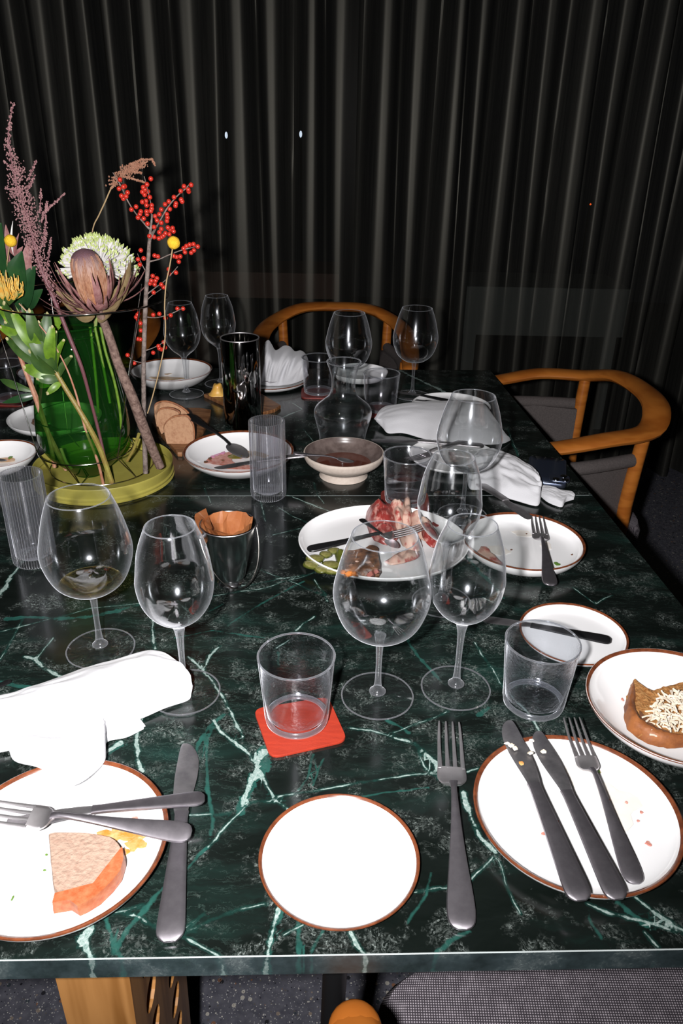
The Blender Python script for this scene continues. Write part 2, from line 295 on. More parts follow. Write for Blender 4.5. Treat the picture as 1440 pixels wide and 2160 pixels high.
MT = dict(
    marble=marble_mat(), arris=pbr('edge_highlight', (.45, .50, .50), .15),
    oak=wood_mat('oiled_oak', (.24, .10, .025), (.42, .20, .065), .35, 1.0, (22, 22, 1.6)),
    oakd=wood_mat('dark_oak_hoop', (.34, .10, .015), (.45, .15, .025), .32, 1.0, (5, 5, 26)),
    terra=terrazzo_mat(), weave=weave_mat('grey_weave', (.06, .052, .062), (.62, .56, .62)), curtain=curtain_mat(),
    felt=pbr('shaded_taupe_upholstery', (.065, .055, .054), .9, bump=.3, bscale=700, var=(.095, .08, .077), vscale=300),  # smoother taupe cloth, darkened too for panels the flash barely reaches
    black=pbr('black_steel', (.012, .012, .013), .4, .3),
    dark=pbr('dark_plaster', (.03, .03, .032), .8, bump=.2, bscale=60),
    porc=pbr('white_porcelain', (.84, .84, .85), .12, spec=.5, coat=.3), brown=pbr('brown_glaze_rim', (.19, .055, .022), .22, var=(.10, .028, .012), vscale=120, coat=.3),
    steel=pbr('brushed_steel', (.62, .59, .61), .47, 1.0, var=(.72, .70, .72), vscale=60),
    grey=pbr('gunmetal_handle', (.33, .31, .34), .48, 1.0, var=(.40, .375, .41), vscale=90), blade=pbr('smeared_steel_blade', (.60, .58, .60), .50, 1.0, var=(.36, .35, .37), vscale=35),
    chrome=pbr('mirror_steel', (.62, .61, .60), .05, 1.0), satin=pbr('satin_steel', (.60, .60, .62), .20, 1.0), wire=pbr('polished_wire', (.55, .53, .50), .16, 1.0),
    linen=pbr('white_linen', (.64, .64, .67), .85, bump=.25, bscale=500, spec=.15, sheen=.2),
    red=pbr('red_leather', (.38, .036, .016), .5, bump=.25, bscale=260, var=(.31, .028, .013), vscale=30, stretch=(1, 8, 1)),
    maroon=pbr('maroon_leather', (.20, .025, .02), .5, bump=.2, bscale=260, var=(.12, .02, .015), vscale=30),
    bowl=thin_glass('wine_glass_wall', tint=(.985, .99, .99), edge=.9, pw=6.0, gain=1.5), foot=thin_glass('wine_glass_foot', tint=(.99, .99, .99), edge=.10, haze=.004, gain=.6), stem=thin_glass('glass_stem', tint=(.93, .94, .95), edge=1.0, gain=2.0, haze=.03, pw=2.5), lip=thin_glass('glass_lip', tint=(.80, .82, .84), edge=.9, gain=4.5, haze=.11, pw=2.5),
    tumb=thin_glass('tumbler_glass', tint=(.975, .975, .985), edge=.8, gain=1.2, haze=.0, bump=.25, pw=7.0), tumbb=thin_glass('bluish_tumbler_glass', tint=(.965, .975, .99), edge=1.0, gain=1.3, haze=.003, bump=.5, pw=6.0),
    ribbed=thin_glass('ribbed_glass', tint=(.93, .93, .95), edge=1.0, gain=2.4, haze=.02, pw=3.5), water=solid_glass('water', ior=1.33, clear=.45),
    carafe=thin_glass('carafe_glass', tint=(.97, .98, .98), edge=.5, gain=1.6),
    wine=solid_glass('white_wine', col=(.93, .84, .55), ior=1.2, clear=.6), green=None,
    stone=pbr('raw_stoneware', (.56, .48, .42), .75, bump=.2, bscale=150, var=(.50, .42, .36), vscale=160),
    glaze=pbr('umber_glaze', (.085, .062, .056), .28, var=(.15, .115, .105), vscale=60), jus=pbr('brown_jus', (.11, .03, .018), .08, coat=.6),
    tray=pbr('mustard_enamel', (.38, .34, .075), .35, var=(.32, .28, .06), vscale=20, spec=.4),
    board=wood_mat('walnut_board', (.16, .065, .025), (.30, .14, .06), .4, 1.2, (9, 40, 9)),
    crumb=pbr('bread_crumb', (.47, .27, .16), .9, bump=.9, bscale=220, var=(.33, .16, .09), vscale=130, spec=.1, vpos=(.45, .75)), crust=pbr('bread_crust', (.34, .12, .035), .6, bump=.6, bscale=90, var=(.17, .05, .015), vscale=50),
    toastc=pbr('golden_toast', (.30, .12, .035), .8, bump=1.0, bscale=260, var=(.46, .24, .09), vscale=170, spec=.15),
    crumbp=pbr('pale_rye_crumb', (.37, .26, .20), .9, bump=.9, bscale=220, var=(.26, .155, .115), vscale=150, spec=.1, vpos=(.45, .8)), crustr=pbr('orange_crust', (.34, .075, .022), .5, bump=.5, bscale=120, var=(.42, .15, .065), vscale=120),
    cheese=pbr('grated_cheese', (.74, .60, .44), .6, bump=.3, bscale=200, var=(.85, .80, .70), vscale=100), butter=pbr('butter', (.80, .42, .07), .4, bump=.3, bscale=60, var=(.85, .52, .14), vscale=40, sub=.2),
    ham=pbr('cured_ham', (.27, .035, .03), .35, bump=.5, bscale=90, var=(.56, .27, .23), vscale=120, stretch=(1, .5, 1), vpos=(.50, .66)), fat=pbr('ham_fat', (.62, .42, .34), .35, bump=.4, bscale=60, var=(.36, .07, .06), vscale=70, stretch=(1, .6, 1), vpos=(.5, .64)),
    pickle=pbr('pickle_flesh', (.26, .235, .085), .25, var=(.13, .135, .03), vscale=90, coat=.3), peel=pbr('pickle_skin', (.075, .085, .014), .3, coat=.3),
    terrine=pbr('meat_terrine', (.30, .13, .06), .45, bump=1.0, bscale=120, var=(.08, .035, .02), vscale=90), carrot=pbr('carrot_cube', (.72, .22, .03), .4, coat=.2), meat=pbr('pink_meat', (.45, .16, .13), .45, bump=.4, bscale=120),
    sauce=pbr('orange_sauce', (.58, .20, .03), .2, var=(.62, .42, .20), vscale=70, coat=.4), stain=pbr('pale_stain', (.82, .76, .70), .3, var=(.84, .81, .76), vscale=60), pink=pbr('beet_pink', (.62, .16, .38), .3, var=(.72, .40, .52), vscale=160), redst=pbr('red_stain', (.50, .14, .10), .3, var=(.66, .36, .30), vscale=120),
    brownst=pbr('brown_gravy', (.45, .24, .10), .3, var=(.62, .45, .25), vscale=90), herb=pbr('herb_green', (.10, .20, .03), .5), speck=pbr('dark_crumb', (.14, .06, .03), .6), olive=pbr('oil_olive', (.22, .19, .03), .12, coat=.6),
    paper=pbr('copper_brown_paper', (.27, .085, .028), .30, bump=.35, bscale=60, var=(.36, .14, .055), vscale=25, spec=.7, coat=.25),
    phone=pbr('phone_glass', (.02, .025, .04), .1, coat=.6), phonem=pbr('phone_frame', (.16, .19, .28), .3, .9),
    purple=pbr('amaranth', (.26, .13, .14), .8, var=(.40, .22, .22), vscale=200), purstem=pbr('purple_stem', (.13, .045, .055), .6, bump=.3), drybud=pbr('dried_buds', (.34, .15, .09), .8, var=(.45, .24, .16), vscale=200),
    berry=pbr('ilex_berry', (.55, .045, .02), .3, var=(.45, .02, .015), vscale=60, coat=.3), bark=pbr('grey_bark', (.09, .065, .055), .8, bump=.9, bscale=260, var=(.25, .20, .18), vscale=90), barkb=pbr('brown_bark', (.09, .05, .04), .8, bump=1.0, bscale=220, var=(.24, .16, .13), vscale=130),
    redbark=pbr('cinnamon_stem', (.36, .14, .08), .55, bump=.4, var=(.50, .28, .19), vscale=60), twig=pbr('pale_twig', (.36, .25, .13), .7), yst=pbr('olive_stem', (.30, .27, .06), .5, bump=.4, var=(.22, .13, .04), vscale=40), gst=pbr('green_stem', (.20, .26, .07), .5),
    leafd=pbr('dark_leaf', (.012, .045, .016), .3, coat=.3, var=(.02, .07, .02), vscale=30), leafm=pbr('mid_leaf', (.025, .065, .014), .45, var=(.05, .10, .02), vscale=50), leafb=pbr('bright_leaf', (.07, .14, .012), .4, var=(.14, .26, .02), vscale=60), tip=pbr('buff_leaf_tip', (.38, .34, .16), .6),
    yball=pbr('yellow_craspedia', (.78, .43, .015), .8, bump=.9, bscale=600, var=(.85, .55, .03), vscale=300), mumw=pbr('mum_white', (.72, .70, .68), .6), mumg=pbr('mum_green', (.50, .58, .22), .6),
    prot=pbr('protea_bract', (.22, .085, .085), .6, bump=.3, var=(.36, .19, .18), vscale=80), protc=None, protst=pbr('protea_styles', (.26, .10, .05), .7, var=(.42, .24, .16), vscale=90), protl=pbr('dried_protea_leaf', (.24, .17, .08), .55, bump=.3, var=(.33, .25, .13), vscale=60),
    pinc=pbr('pincushion', (.75, .36, .04), .5, var=(.62, .50, .15), vscale=120),
    box1=pbr('brown_reflection_panel', (.62, .38, .30), .8), box2=pbr('pale_reflection_paint', (.75, .80, .75), .8),
    lampw=emis('far_lamp', (.75, .85, 1), 4), lampr=emis('far_red_lamp', (1, .12, .02), 4),
    frame=pbr('window_frame', (.02, .02, .022), .4),
)
def green_glass():
    m, nt, out = newmat('green_vase_glass')
    tr = N(nt, 'ShaderNodeBsdfTransparent'); tr.inputs[0].default_value = (.10, .50, .13, 1)
    lw = N(nt, 'ShaderNodeLayerWeight', i_Blend=.35)
    r = ramp(nt, [(0, (.58, .82, .52)), (.5, (.26, .60, .20)), (1, (.03, .18, .03))], lw.outputs['Facing']); L(nt, r.outputs[0], tr.inputs[0])
    gl = N(nt, 'ShaderNodeBsdfGlossy'); gl.inputs['Roughness'].default_value = .02
    lw2 = N(nt, 'ShaderNodeLayerWeight', i_Blend=.5)
    fz = mathn(nt, 'ADD', mathn(nt, 'MULTIPLY', mathn(nt, 'POWER', lw2.outputs['Facing'], 5.0), .9), .05)
    mx = N(nt, 'ShaderNodeMixShader'); L(nt, fz, mx.inputs[0]); L(nt, tr.outputs[0], mx.inputs[1]); L(nt, gl.outputs[0], mx.inputs[2])
    df = N(nt, 'ShaderNodeBsdfTranslucent'); df.inputs[0].default_value = (.13, .42, .09, 1)
    d2 = N(nt, 'ShaderNodeBsdfDiffuse'); d2.inputs[0].default_value = (.03, .17, .03, 1)
    md = N(nt, 'ShaderNodeMixShader'); L(nt, df.outputs[0], md.inputs[1]); L(nt, d2.outputs[0], md.inputs[2])
    m2 = N(nt, 'ShaderNodeMixShader'); m2.inputs[0].default_value = .15; L(nt, mx.outputs[0], m2.inputs[1]); L(nt, md.outputs[0], m2.inputs[2])
    L(nt, m2.outputs[0], out.inputs[0]); return m
MT['green'] = green_glass()
def protea_cone():
    m, nt, out = newmat('protea_cone'); b = N(nt, 'ShaderNodeBsdfPrincipled'); L(nt, b.outputs[0], out.inputs[0]); b.inputs['Roughness'].default_value = .8
    tc = N(nt, 'ShaderNodeTexCoord'); sp = N(nt, 'ShaderNodeSeparateXYZ'); L(nt, tc.outputs['Generated'], sp.inputs[0])
    mp = N(nt, 'ShaderNodeMapping'); mp.inputs['Scale'].default_value = (38, 38, 5); L(nt, tc.outputs['Generated'], mp.inputs[0])
    n = N(nt, 'ShaderNodeTexNoise', i_scale=1.0, i_detail=5.0); L(nt, mp.outputs[0], n.inputs['Vector'])
    r = ramp(nt, [(0, (.40, .15, .07)), (.45, (.46, .23, .12)), (.72, (.40, .26, .22)), (.92, (.14, .07, .09))], sp.outputs[2])
    col = mixc(nt, mathn(nt, 'MULTIPLY', mathn(nt, 'SUBTRACT', n.outputs[0], .5, True), 3.0, True), r.outputs[0], (.16, .06, .03))
    L(nt, col, b.inputs['Base Color'])
    bp = N(nt, 'ShaderNodeBump', i_strength=.6, i_distance=.003); L(nt, n.outputs[0], bp.inputs['Height']); L(nt, bp.outputs[0], b.inputs['Normal']); return m
MT['protc'] = protea_cone()

# ---------------------------------------------------------------- object helpers
def thing(name, loc, label, cat, group=None, rotz=0):
    o = bpy.data.objects.new(name, None); COL.objects.link(o); o.empty_display_size = .02
    o.location = Vector(loc); o.rotation_euler = (0, 0, rotz); o['label'] = label; o['category'] = cat
    if group: o['group'] = group
    return o
def tag(o, label, cat, group=None):
    o['label'] = label; o['category'] = cat
    if group: o['group'] = group
    return o
def part(name, V, F, mat, root=None, smooth=True, world=True, kind=None, label=None, loc=None):
    """one mesh object; V in world space. With root: child, vertices relative to the root's place."""
    V = [tuple(v) for v in V]
    me = bpy.data.meshes.new(name)
    if root is not None:
        base = root.matrix_basis.translation if root.parent is None else root.parent.matrix_basis.translation + root.matrix_basis.translation
        if world: V = [(v[0] - base[0], v[1] - base[1], v[2] - base[2]) for v in V]
    elif world:
        a = np.array(V); o0 = (a[:, 0].mean(), a[:, 1].mean(), a[:, 2].min()) if loc is None else loc
        V = [(v[0] - o0[0], v[1] - o0[1], v[2] - o0[2]) for v in V]
    me.from_pydata(V, [], F); me.update()
    if smooth:
        me.polygons.foreach_set('use_smooth', [True] * len(me.polygons))
        me.set_sharp_from_angle(angle=radians(42))
    me.materials.append(mat if not isinstance(mat, str) else MT[mat])
    o = bpy.data.objects.new(name, me); COL.objects.link(o)
    if root is not None: o.parent = root
    elif world: o.location = o0
    if kind: o['kind'] = kind
    if label: o['label'] = label
    return o
def lathe(prof, c=(0, 0, 0), n=56, capb=True, capt=True, rib=0, ribn=0):
    V, F = [], []
    for k, (r, z) in enumerate(prof):
        for i in range(n):
            a = 2 * pi * i / n
            rr = r + (rib * abs(cos(a * ribn / 2)) if rib and r > .01 else 0)
            V.append((c[0] + rr * cos(a), c[1] + rr * sin(a), c[2] + z))
    for k in range(len(prof) - 1):
        for i in range(n):
            j = (i + 1) % n; F.append((k * n + i, k * n + j, (k + 1) * n + j, (k + 1) * n + i))
    if capb and prof[0][0] > 1e-6: F.append(tuple(reversed(range(n))))
    if capt and prof[-1][0] > 1e-6: F.append(tuple(range((len(prof) - 1) * n, len(prof) * n)))
    return V, F
def smoothprof(p, sub=4):
    out = []
    for i in range(len(p) - 1):
        p0, p1, p2, p3 = p[max(i - 1, 0)], p[i], p[i + 1], p[min(i + 2, len(p) - 1)]
        for k in range(sub):
            t = k / sub
            out.append(tuple(.5 * ((2 * b) + (c_ - a) * t + (2 * a - 5 * b + 4 * c_ - d) * t * t + (-a + 3 * b - 3 * c_ + d) * t ** 3) for a, b, c_, d in zip(p0, p1, p2, p3)))
    out.append(tuple(p[-1])); return out
def tube(pts, rad, n=8, sub=3, caps=True, flat=None):
    pts = [tuple(p) for p in pts]
    R = list(rad) if hasattr(rad, '__len__') else [rad] * len(pts)
    q = smoothprof([(*p, r) for p, r in zip(pts, R)], sub) if sub > 1 and len(pts) > 2 else [(*p, r) for p, r in zip(pts, R)]
    V, F = [], []; up = None
    for k, a in enumerate(q):
        d = Vector(q[min(k + 1, len(q) - 1)][:3]) - Vector(q[max(k - 1, 0)][:3]); d.normalize()
        if flat is not None: up = Vector(flat) - d * d.dot(Vector(flat)); up.normalize(); sd = d.cross(up)
        else:
            if up is None: up = Vector((0, 0, 1)) if abs(d.z) < .9 else Vector((1, 0, 0))
            up = up - d * d.dot(up); up.normalize(); sd = d.cross(up)
        r = a[3]
        for i in range(n):
            t = 2 * pi * i / n
            V.append(tuple(Vector(a[:3]) + sd * r * cos(t) + up * r * sin(t)))
    for k in range(len(q) - 1):
        for i in range(n):
            j = (i + 1) % n; F.append((k * n + i, (k + 1) * n + i, (k + 1) * n + j, k * n + j))
    if caps: F.append(tuple(range(n))); F.append(tuple(reversed(range((len(q) - 1) * n, len(q) * n))))
    return V, F
def merge(*ms):
    V, F = [], []
    for v, f in ms:
        k = len(V); V += list(v); F += [tuple(i + k for i in x) for x in f]
    return V, F
def box(x0, x1, y0, y1, z0, z1):
    V = [(x, y, z) for z in (z0, z1) for y in (y0, y1) for x in (x0, x1)]
    return V, [(0, 2, 3, 1), (4, 5, 7, 6), (0, 1, 5, 4), (2, 6, 7, 3), (0, 4, 6, 2), (1, 3, 7, 5)]
def ico(c, r, sub=1, squash=(1, 1, 1), jit=0, seed=0):
    bm = bmesh.new(); bmesh.ops.create_icosphere(bm, subdivisions=sub, radius=1)
    rr = random.Random(seed); V = []
    for v in bm.verts:
        k = r * (1 + jit * noise.noise(Vector(v.co) * 1.7 + Vector((seed * 3.1, seed, 0))))
        V.append((c[0] + v.co.x * k * squash[0], c[1] + v.co.y * k * squash[1], c[2] + v.co.z * k * squash[2]))
    F = [tuple(v.index for v in f.verts) for f in bm.faces]; bm.free(); return V, F
def slab(pts, h, up=(0, 0, 1), bev=.3, bulge=0.0, jit=0.0, seed=1, dens=1):
    """polygon (world points, one plane) thickened by h along up, edge rounded"""
    P = [Vector(p) for p in pts]; up = Vector(up).normalized()
    if dens > 1:
        q = smoothprof([tuple(p) for p in P] + [tuple(P[0])], dens)[:-1]; P = [Vector(a) for a in q]
    n = len(P); cen = sum(P, Vector()) / n
    V, F = [], []
    lev = [(0, 1 - bev * .25), (h * .25, 1), (h * .7, 1), (h, 1 - bev * .35)]
    for z, s in lev:
        for i, p in enumerate(P):
            k = 1 + (jit * noise.noise(p * 60 + Vector((seed, z * 90, 0))) if jit else 0)
            V.append(tuple(cen + (p - cen) * s * k + up * z))
    m = len(lev)
    for a in range(m - 1):
        for i in range(n):
            j = (i + 1) % n; F.append((a * n + i, a * n + j, (a + 1) * n + j, (a + 1) * n + i))
    # domed top in rings
    for s in (.66, .33):
        for i, p in enumerate(P): V.append(tuple(cen + (p - cen) * s * (1 - bev * .35) + up * (h + bulge * (1 - s * s) + (jit * .02 * h * 30 * noise.noise(p * 80 * s + Vector((seed, 0, 0)))))))
        a = len(V) // n - 2
        for i in range(n):
            j = (i + 1) % n; F.append((a * n + i, a * n + j, (a + 1) * n + j, (a + 1) * n + i))
    V.append(tuple(cen + up * (h + bulge))); c0 = len(V) - 1; a = c0 // n - 1
    for i in range(n): F.append((a * n + i, a * n + (i + 1) % n, c0))
    V.append(tuple(cen)); c1 = len(V) - 1
    for i in range(n): F.append(((i + 1) % n, i, c1))
    return V, F
def blobpoly(cx, cy, rx, ry, n=14, jit=.35, seed=0, rot=0):
    out = []
    for i in range(n):
        a = 2 * pi * i / n; k = 1 + jit * noise.noise(Vector((cos(a) * 1.4 + seed * 7.7, sin(a) * 1.4, seed)))
        x, y = rx * k * cos(a), ry * k * sin(a)
        out.append((cx + x * cos(rot) - y * sin(rot), cy + x * sin(rot) + y * cos(rot)))
    return out
def dup(root, loc, label, group=None, rotz=None):
    r = root.copy(); COL.objects.link(r); r.location = Vector(loc); r['label'] = label
    if group: r['group'] = group
    if rotz is not None: r.rotation_euler = (0, 0, rotz)
    for ch in list(root.children):
        c = ch.copy(); COL.objects.link(c); c.parent = r
        for g in list(ch.children):
            d = g.copy(); COL.objects.link(d); d.parent = c
    return r

# ================================================================= SETTING
def struct(name, V, F, mat, smooth=False):
    o = part(name, V, F, mat, smooth=smooth); o['kind'] = 'structure'; return o
struct('floor', *box(-3.2, 3.2, -3.2, 7.0, -.05, 0), 'terra')
struct('ceiling', *box(-3.2, 3.2, -3.2, 3.6, 2.95, 3.05), 'dark')
struct('wall_left', *box(-3.3, -3.2, -3.2, 3.6, 0, 2.95), 'dark')
struct('wall_right', *box(3.2, 3.3, -3.2, 3.6, 0, 2.95), 'dark')
struct('wall_behind', *box(-3.3, 3.3, -3.3, -3.2, 0, 2.95), 'dark')
# glazed wall behind the curtain
wf = struct('window_1', *merge(*[box(x - .03, x + .03, 3.50, 3.56, .06, 2.89) for x in (-3.17, -1.9, -.0, 1.75, 3.17)], box(-3.2, 3.2, 3.50, 3.56, 0, .06), box(-3.2, 3.2, 3.50, 3.56, 2.89, 2.95)), 'frame')
for a, b in ((-3.14, -1.93), (-1.87, -.03), (.03, 1.72), (1.78, 3.14)):
    part('pane', *box(a, b, 3.525, 3.531, .06, 2.89), thin_glass('window_pane', edge=0.0, gain=.0) if 'window_pane' not in bpy.data.materials else bpy.data.materials['window_pane'], wf, smooth=False)
# curtain
def build_curtain():
    xs = np.arange(-2.7, 2.7, .006); zs = np.linspace(.02, 2.93, 26)
    ph = np.zeros(len(xs)); rr = random.Random(5)
    for i in range(1, len(xs)):
        x = xs[i]; loc = .125 * (1 + .38 * noise.noise(Vector((x * 3.3, .3, 0))) + .25 * noise.noise(Vector((x * 9, 4, 0))))
        ph[i] = ph[i - 1] + 2 * pi * .006 / loc
    V = []
    for z in zs:
        for x, p in zip(xs, ph):
            wob = .55 * noise.noise(Vector((x * 2.2, z * .55, 7))) + .3 * noise.noise(Vector((x * 6, z * .4, 2)))
            c_ = cos(p + wob * 1.6)
            A = .046 * (1 + .5 * noise.noise(Vector((x * 4, z * .3, 3)))) * (1.0 - .12 * z / 3)
            y = 3.12 + x * .03 - A * (c_ - .25 * cos(2 * (p + wob * 1.6)) ) + .02 * noise.noise(Vector((x * 1.1, z * .8, 9)))
            V.append((x + .012 * sin(p * .5 + z), y, z))
    nx = len(xs); F = [(j * nx + i, j * nx + i + 1, (j + 1) * nx + i + 1, (j + 1) * nx + i) for j in range(len(zs) - 1) for i in range(nx - 1)]
    o = part('curtain', V, F, 'curtain'); tag(o, 'floor-length dark grey sheer curtain hanging in narrow folds', 'curtain')
build_curtain()
tag(part('curtain_rail', *box(-2.75, 2.75, 3.10, 3.15, 2.93, 2.95), 'black', smooth=False), 'black ceiling rail the dark curtain hangs from', 'rail')
# what shows faintly through the curtain; boxes are added in place of window reflections
def outbox(name, u0, u1, v0, v1, Y, dep, mat, label, cat):
    a, b = atY(u0, v0, Y), atY(u1, v1, Y)
    t = thing(name, ((a[0] + b[0]) / 2, Y + dep / 2, 0), label, cat)
    part('body', *box(a[0], b[0], Y, Y + dep, max(0, b[2] - .0), a[2]), mat, t, smooth=False)
    for x in (a[0] + .04, b[0] - .04): part('leg', *box(x - .03, x + .03, Y + .05, Y + dep - .05, 0, max(.02, b[2])), mat, t, smooth=False)
outbox('brown_reflection_panel', 395, 735, 572, 632, 3.75, .35, 'box1', 'brownish bench added for the faint reflection seen through the curtain left of centre', 'panel')
outbox('pale_reflection_block', 985, 1312, 604, 712, 3.72, .4, 'box2', 'pale grey planter added for the faint reflection seen through the curtain at the right', 'block')
for (u, v, mt, lb) in ((477, 285, 'lampw', 'leftmost of the white lamps glowing behind the curtain'), (634, 283, 'lampw', 'white lamp glowing behind the curtain, nearer the middle'), (1245, 431, 'lampr', 'tiny red lamp glowing behind the curtain at the right')):
    P = atY(u, v, 6.0); o = thing('street_lamp', (P[0], P[1], 0), lb, 'lamp')
    part('lamp_head', *ico(P, .010 if mt == 'lampw' else .007, 2, (1, 1, 2.2 if mt == 'lampw' else .9)), mt, o)
    part('post', *tube([(P[0], P[1] + .012, 0), (P[0], P[1] + .012, P[2])], .006, 8, 1), 'black', o)

# ================================================================= TABLES
ANG = atan = math.atan2(.031 * .9, .646 * .9)
VW, VT = [], []
def vein(kind, hw, *px):
    P = [at(u, v)[:2] for u, v in px]; lst = VW if kind == 'W' else VT
    for a, b in zip(P[:-1], P[1:]): lst.append((a[0], a[1], b[0], b[1], hw * .00078))
def veins(*a):
    for k in a: vein(*k)
veins(
 ('W', .9, (735, 1535), (780, 1539), (830, 1555)), ('W', 2.2, (830, 1555), (872, 1567), (895, 1585), (918, 1608), (925, 1640)), ('W', .4, (880, 1575), (895, 1615), (915, 1635)),
 ('W', .8, (640, 1671), (700, 1662), (760, 1650), (830, 1638), (880, 1632), (915, 1630), (985, 1628), (1012, 1620)),
 ('W', .8, (640, 1671), (580, 1680), (570, 1690), (530, 1690), (505, 1712), (460, 1755), (440, 1785)), ('W', .5, (395, 1722), (440, 1718), (500, 1713)),
 ('W', 5.5, (560, 1585), (545, 1605), (535, 1640)), ('W', 4.2, (535, 1640), (520, 1665), (510, 1695)), ('T', 9, (562, 1580), (548, 1620), (525, 1665), (505, 1710)),
 ('W', 2.0, (450, 1520), (465, 1545), (500, 1568), (525, 1590), (545, 1625), (560, 1650), (580, 1685), (605, 1705)),
 ('W', 1.7, (395, 1385), (425, 1410), (455, 1445), (480, 1490), (512, 1552)), ('W', 2.4, (430, 1408), (440, 1380), (465, 1362)),
 ('T', 1.6, (455, 1520), (437, 1560), (433, 1610), (436, 1650), (442, 1690), (447, 1730), (440, 1760)), ('T', 2.5, (470, 1508), (440, 1535), (415, 1575), (408, 1600)),
 ('W', 3.0, (306, 1470), (293, 1525), (287, 1558), (290, 1598), (301, 1629)), ('W', 3.5, (222, 1592), (240, 1578), (255, 1565)), ('T', 5, (225, 1600), (250, 1570)),
 ('W', 2.2, (50, 1385), (75, 1390), (95, 1410), (132, 1430)), ('W', .7, (75, 1392), (95, 1365), (110, 1346)), ('W', 1.8, (322, 1310), (322, 1335), (326, 1368)),
 ('W', .35, (-20, 1336), (60, 1318), (110, 1305), (200, 1282), (292, 1272)), ('W', .25, (0, 1391), (54, 1296)),
 ('W', 4.5, (-10, 1262), (12, 1240), (22, 1215)), ('W', 3, (22, 1215), (45, 1190), (60, 1160)), ('T', 5, (15, 1305), (60, 1300), (120, 1305), (180, 1302), (240, 1290), (290, 1275)), ('T', 3, (0, 1440), (60, 1450), (110, 1445)),
 ('W', .5, (440, 1260), (500, 1248), (560, 1240), (665, 1207)), ('W', .35, (480, 1240), (560, 1228), (640, 1212)), ('W', .3, (545, 1200), (600, 1222), (680, 1255)),
 ('T', 1.8, (480, 1322), (520, 1292), (560, 1268), (640, 1226)), ('T', 1.2, (370, 1345), (450, 1330), (560, 1345)), ('T', 1, (400, 1310), (470, 1275)),
 ('W', .8, (663, 1222), (672, 1240), (685, 1252), (690, 1268)), ('W', 1.2, (662, 1300), (640, 1315), (626, 1330)), ('W', .7, (580, 1368), (608, 1350)), ('T', 1.5, (585, 1375), (588, 1400)),
 ('W', 1.6, (603, 1042), (643, 1058), (690, 1077), (712, 1088)), ('W', .3, (588, 1072), (620, 1090), (662, 1111)), ('W', .25, (575, 1128), (655, 1110)), ('W', .35, (660, 1018), (670, 1045), (684, 1062)),
 ('W', .8, (1000, 1355), (1015, 1380), (1040, 1410), (1055, 1440)), ('W', 1.8, (1055, 1440), (1090, 1480), (1120, 1515), (1142, 1548)), ('T', 2.5, (850, 1335), (880, 1380), (925, 1435)),
 ('W', .35, (830, 1545), (880, 1525), (920, 1512), (945, 1500)), ('T', 2, (815, 1520), (840, 1530), (860, 1545)), ('T', 3, (1010, 1510), (1035, 1495)),
 ('W', 3.2, (976, 1673), (993, 1725), (1013, 1766), (1043, 1798)), ('W', .4, (1041, 1805), (1000, 1845), (985, 1860), (950, 1870), (875, 1882)), ('W', .25, (1050, 1815), (1065, 1860), (1097, 1925)),
 ('W', 1.5, (1240, 1903), (1285, 1925), (1320, 1935), (1370, 1945), (1445, 1972)), ('W', 2.2, (1340, 1895), (1380, 1928), (1445, 1968)), ('W', .9, (1360, 1965), (1385, 1997)), ('T', .8, (1240, 1903), (1245, 1940), (1268, 1978)), ('T', 3, (1300, 1905), (1360, 1950)),
 ('W', 3.2, (590, 1895), (585, 1914), (575, 1965), (557, 2040)), ('T', 5, (592, 1890), (578, 1960), (558, 2050)), ('W', .9, (384, 1975), (425, 1996), (472, 2020)), ('W', 1.3, (265, 1927), (300, 1936), (334, 1955)),
 ('T', 2.4, (345, 1873), (304, 1924), (268, 1965), (238, 2008)), ('T', 1.6, (224, 1936), (237, 1994), (260, 2030)), ('T', 1.4, (444, 1780), (384, 1844)), ('W', .4, (237, 1930), (320, 1903)), ('W', 4.5, (190, 1955), (170, 1985)), ('W', 3, (175, 1975), (190, 2030)),
 ('W', .3, (396, 1965), (447, 1936), (559, 1904)), ('W', .3, (390, 1960), (430, 1925)), ('W', 1.7, (740, 1966), (757, 1996), (778, 2025)), ('T', 1.0, (679, 1966), (655, 2010)), ('T', 2.2, (629, 1945), (629, 2012)), ('W', .5, (597, 1972), (640, 1949)),
 ('W', .4, (877, 1882), (944, 1867)), ('W', .4, (982, 1858), (1022, 1826)), ('T', 1.8, (918, 2008), (950, 1987), (988, 1968)), ('T', .4, (910, 1840), (900, 1890), (860, 1950)), ('T', .8, (660, 1590), (650, 1640), (632, 1665)), ('T', .5, (680, 1600), (662, 1655)), ('T', .5, (745, 1683), (830, 1672), (900, 1662)),
 ('W', 7, (842, 781), (897, 808), (945, 830)), ('W', 2.4, (585, 886), (603, 878), (620, 869)), ('W', 2.0, (603, 878), (637, 863), (617, 850)), ('W', .6, (880, 905), (890, 925)), ('T', 3, (1070, 905), (1092, 962)), ('W', .5, (1075, 915), (1094, 960)),
 ('T', 4, (930, 1110), (1060, 1260)), ('W', .6, (1020, 1260), (1045, 1272)), ('W', .5, (545, 1040), (560, 1100)), ('W', .5, (430, 1030), (445, 1060)), ('W', .4, (640, 905), (660, 930)), ('W', .35, (1210, 1240), (1255, 1275), (1290, 1255)))
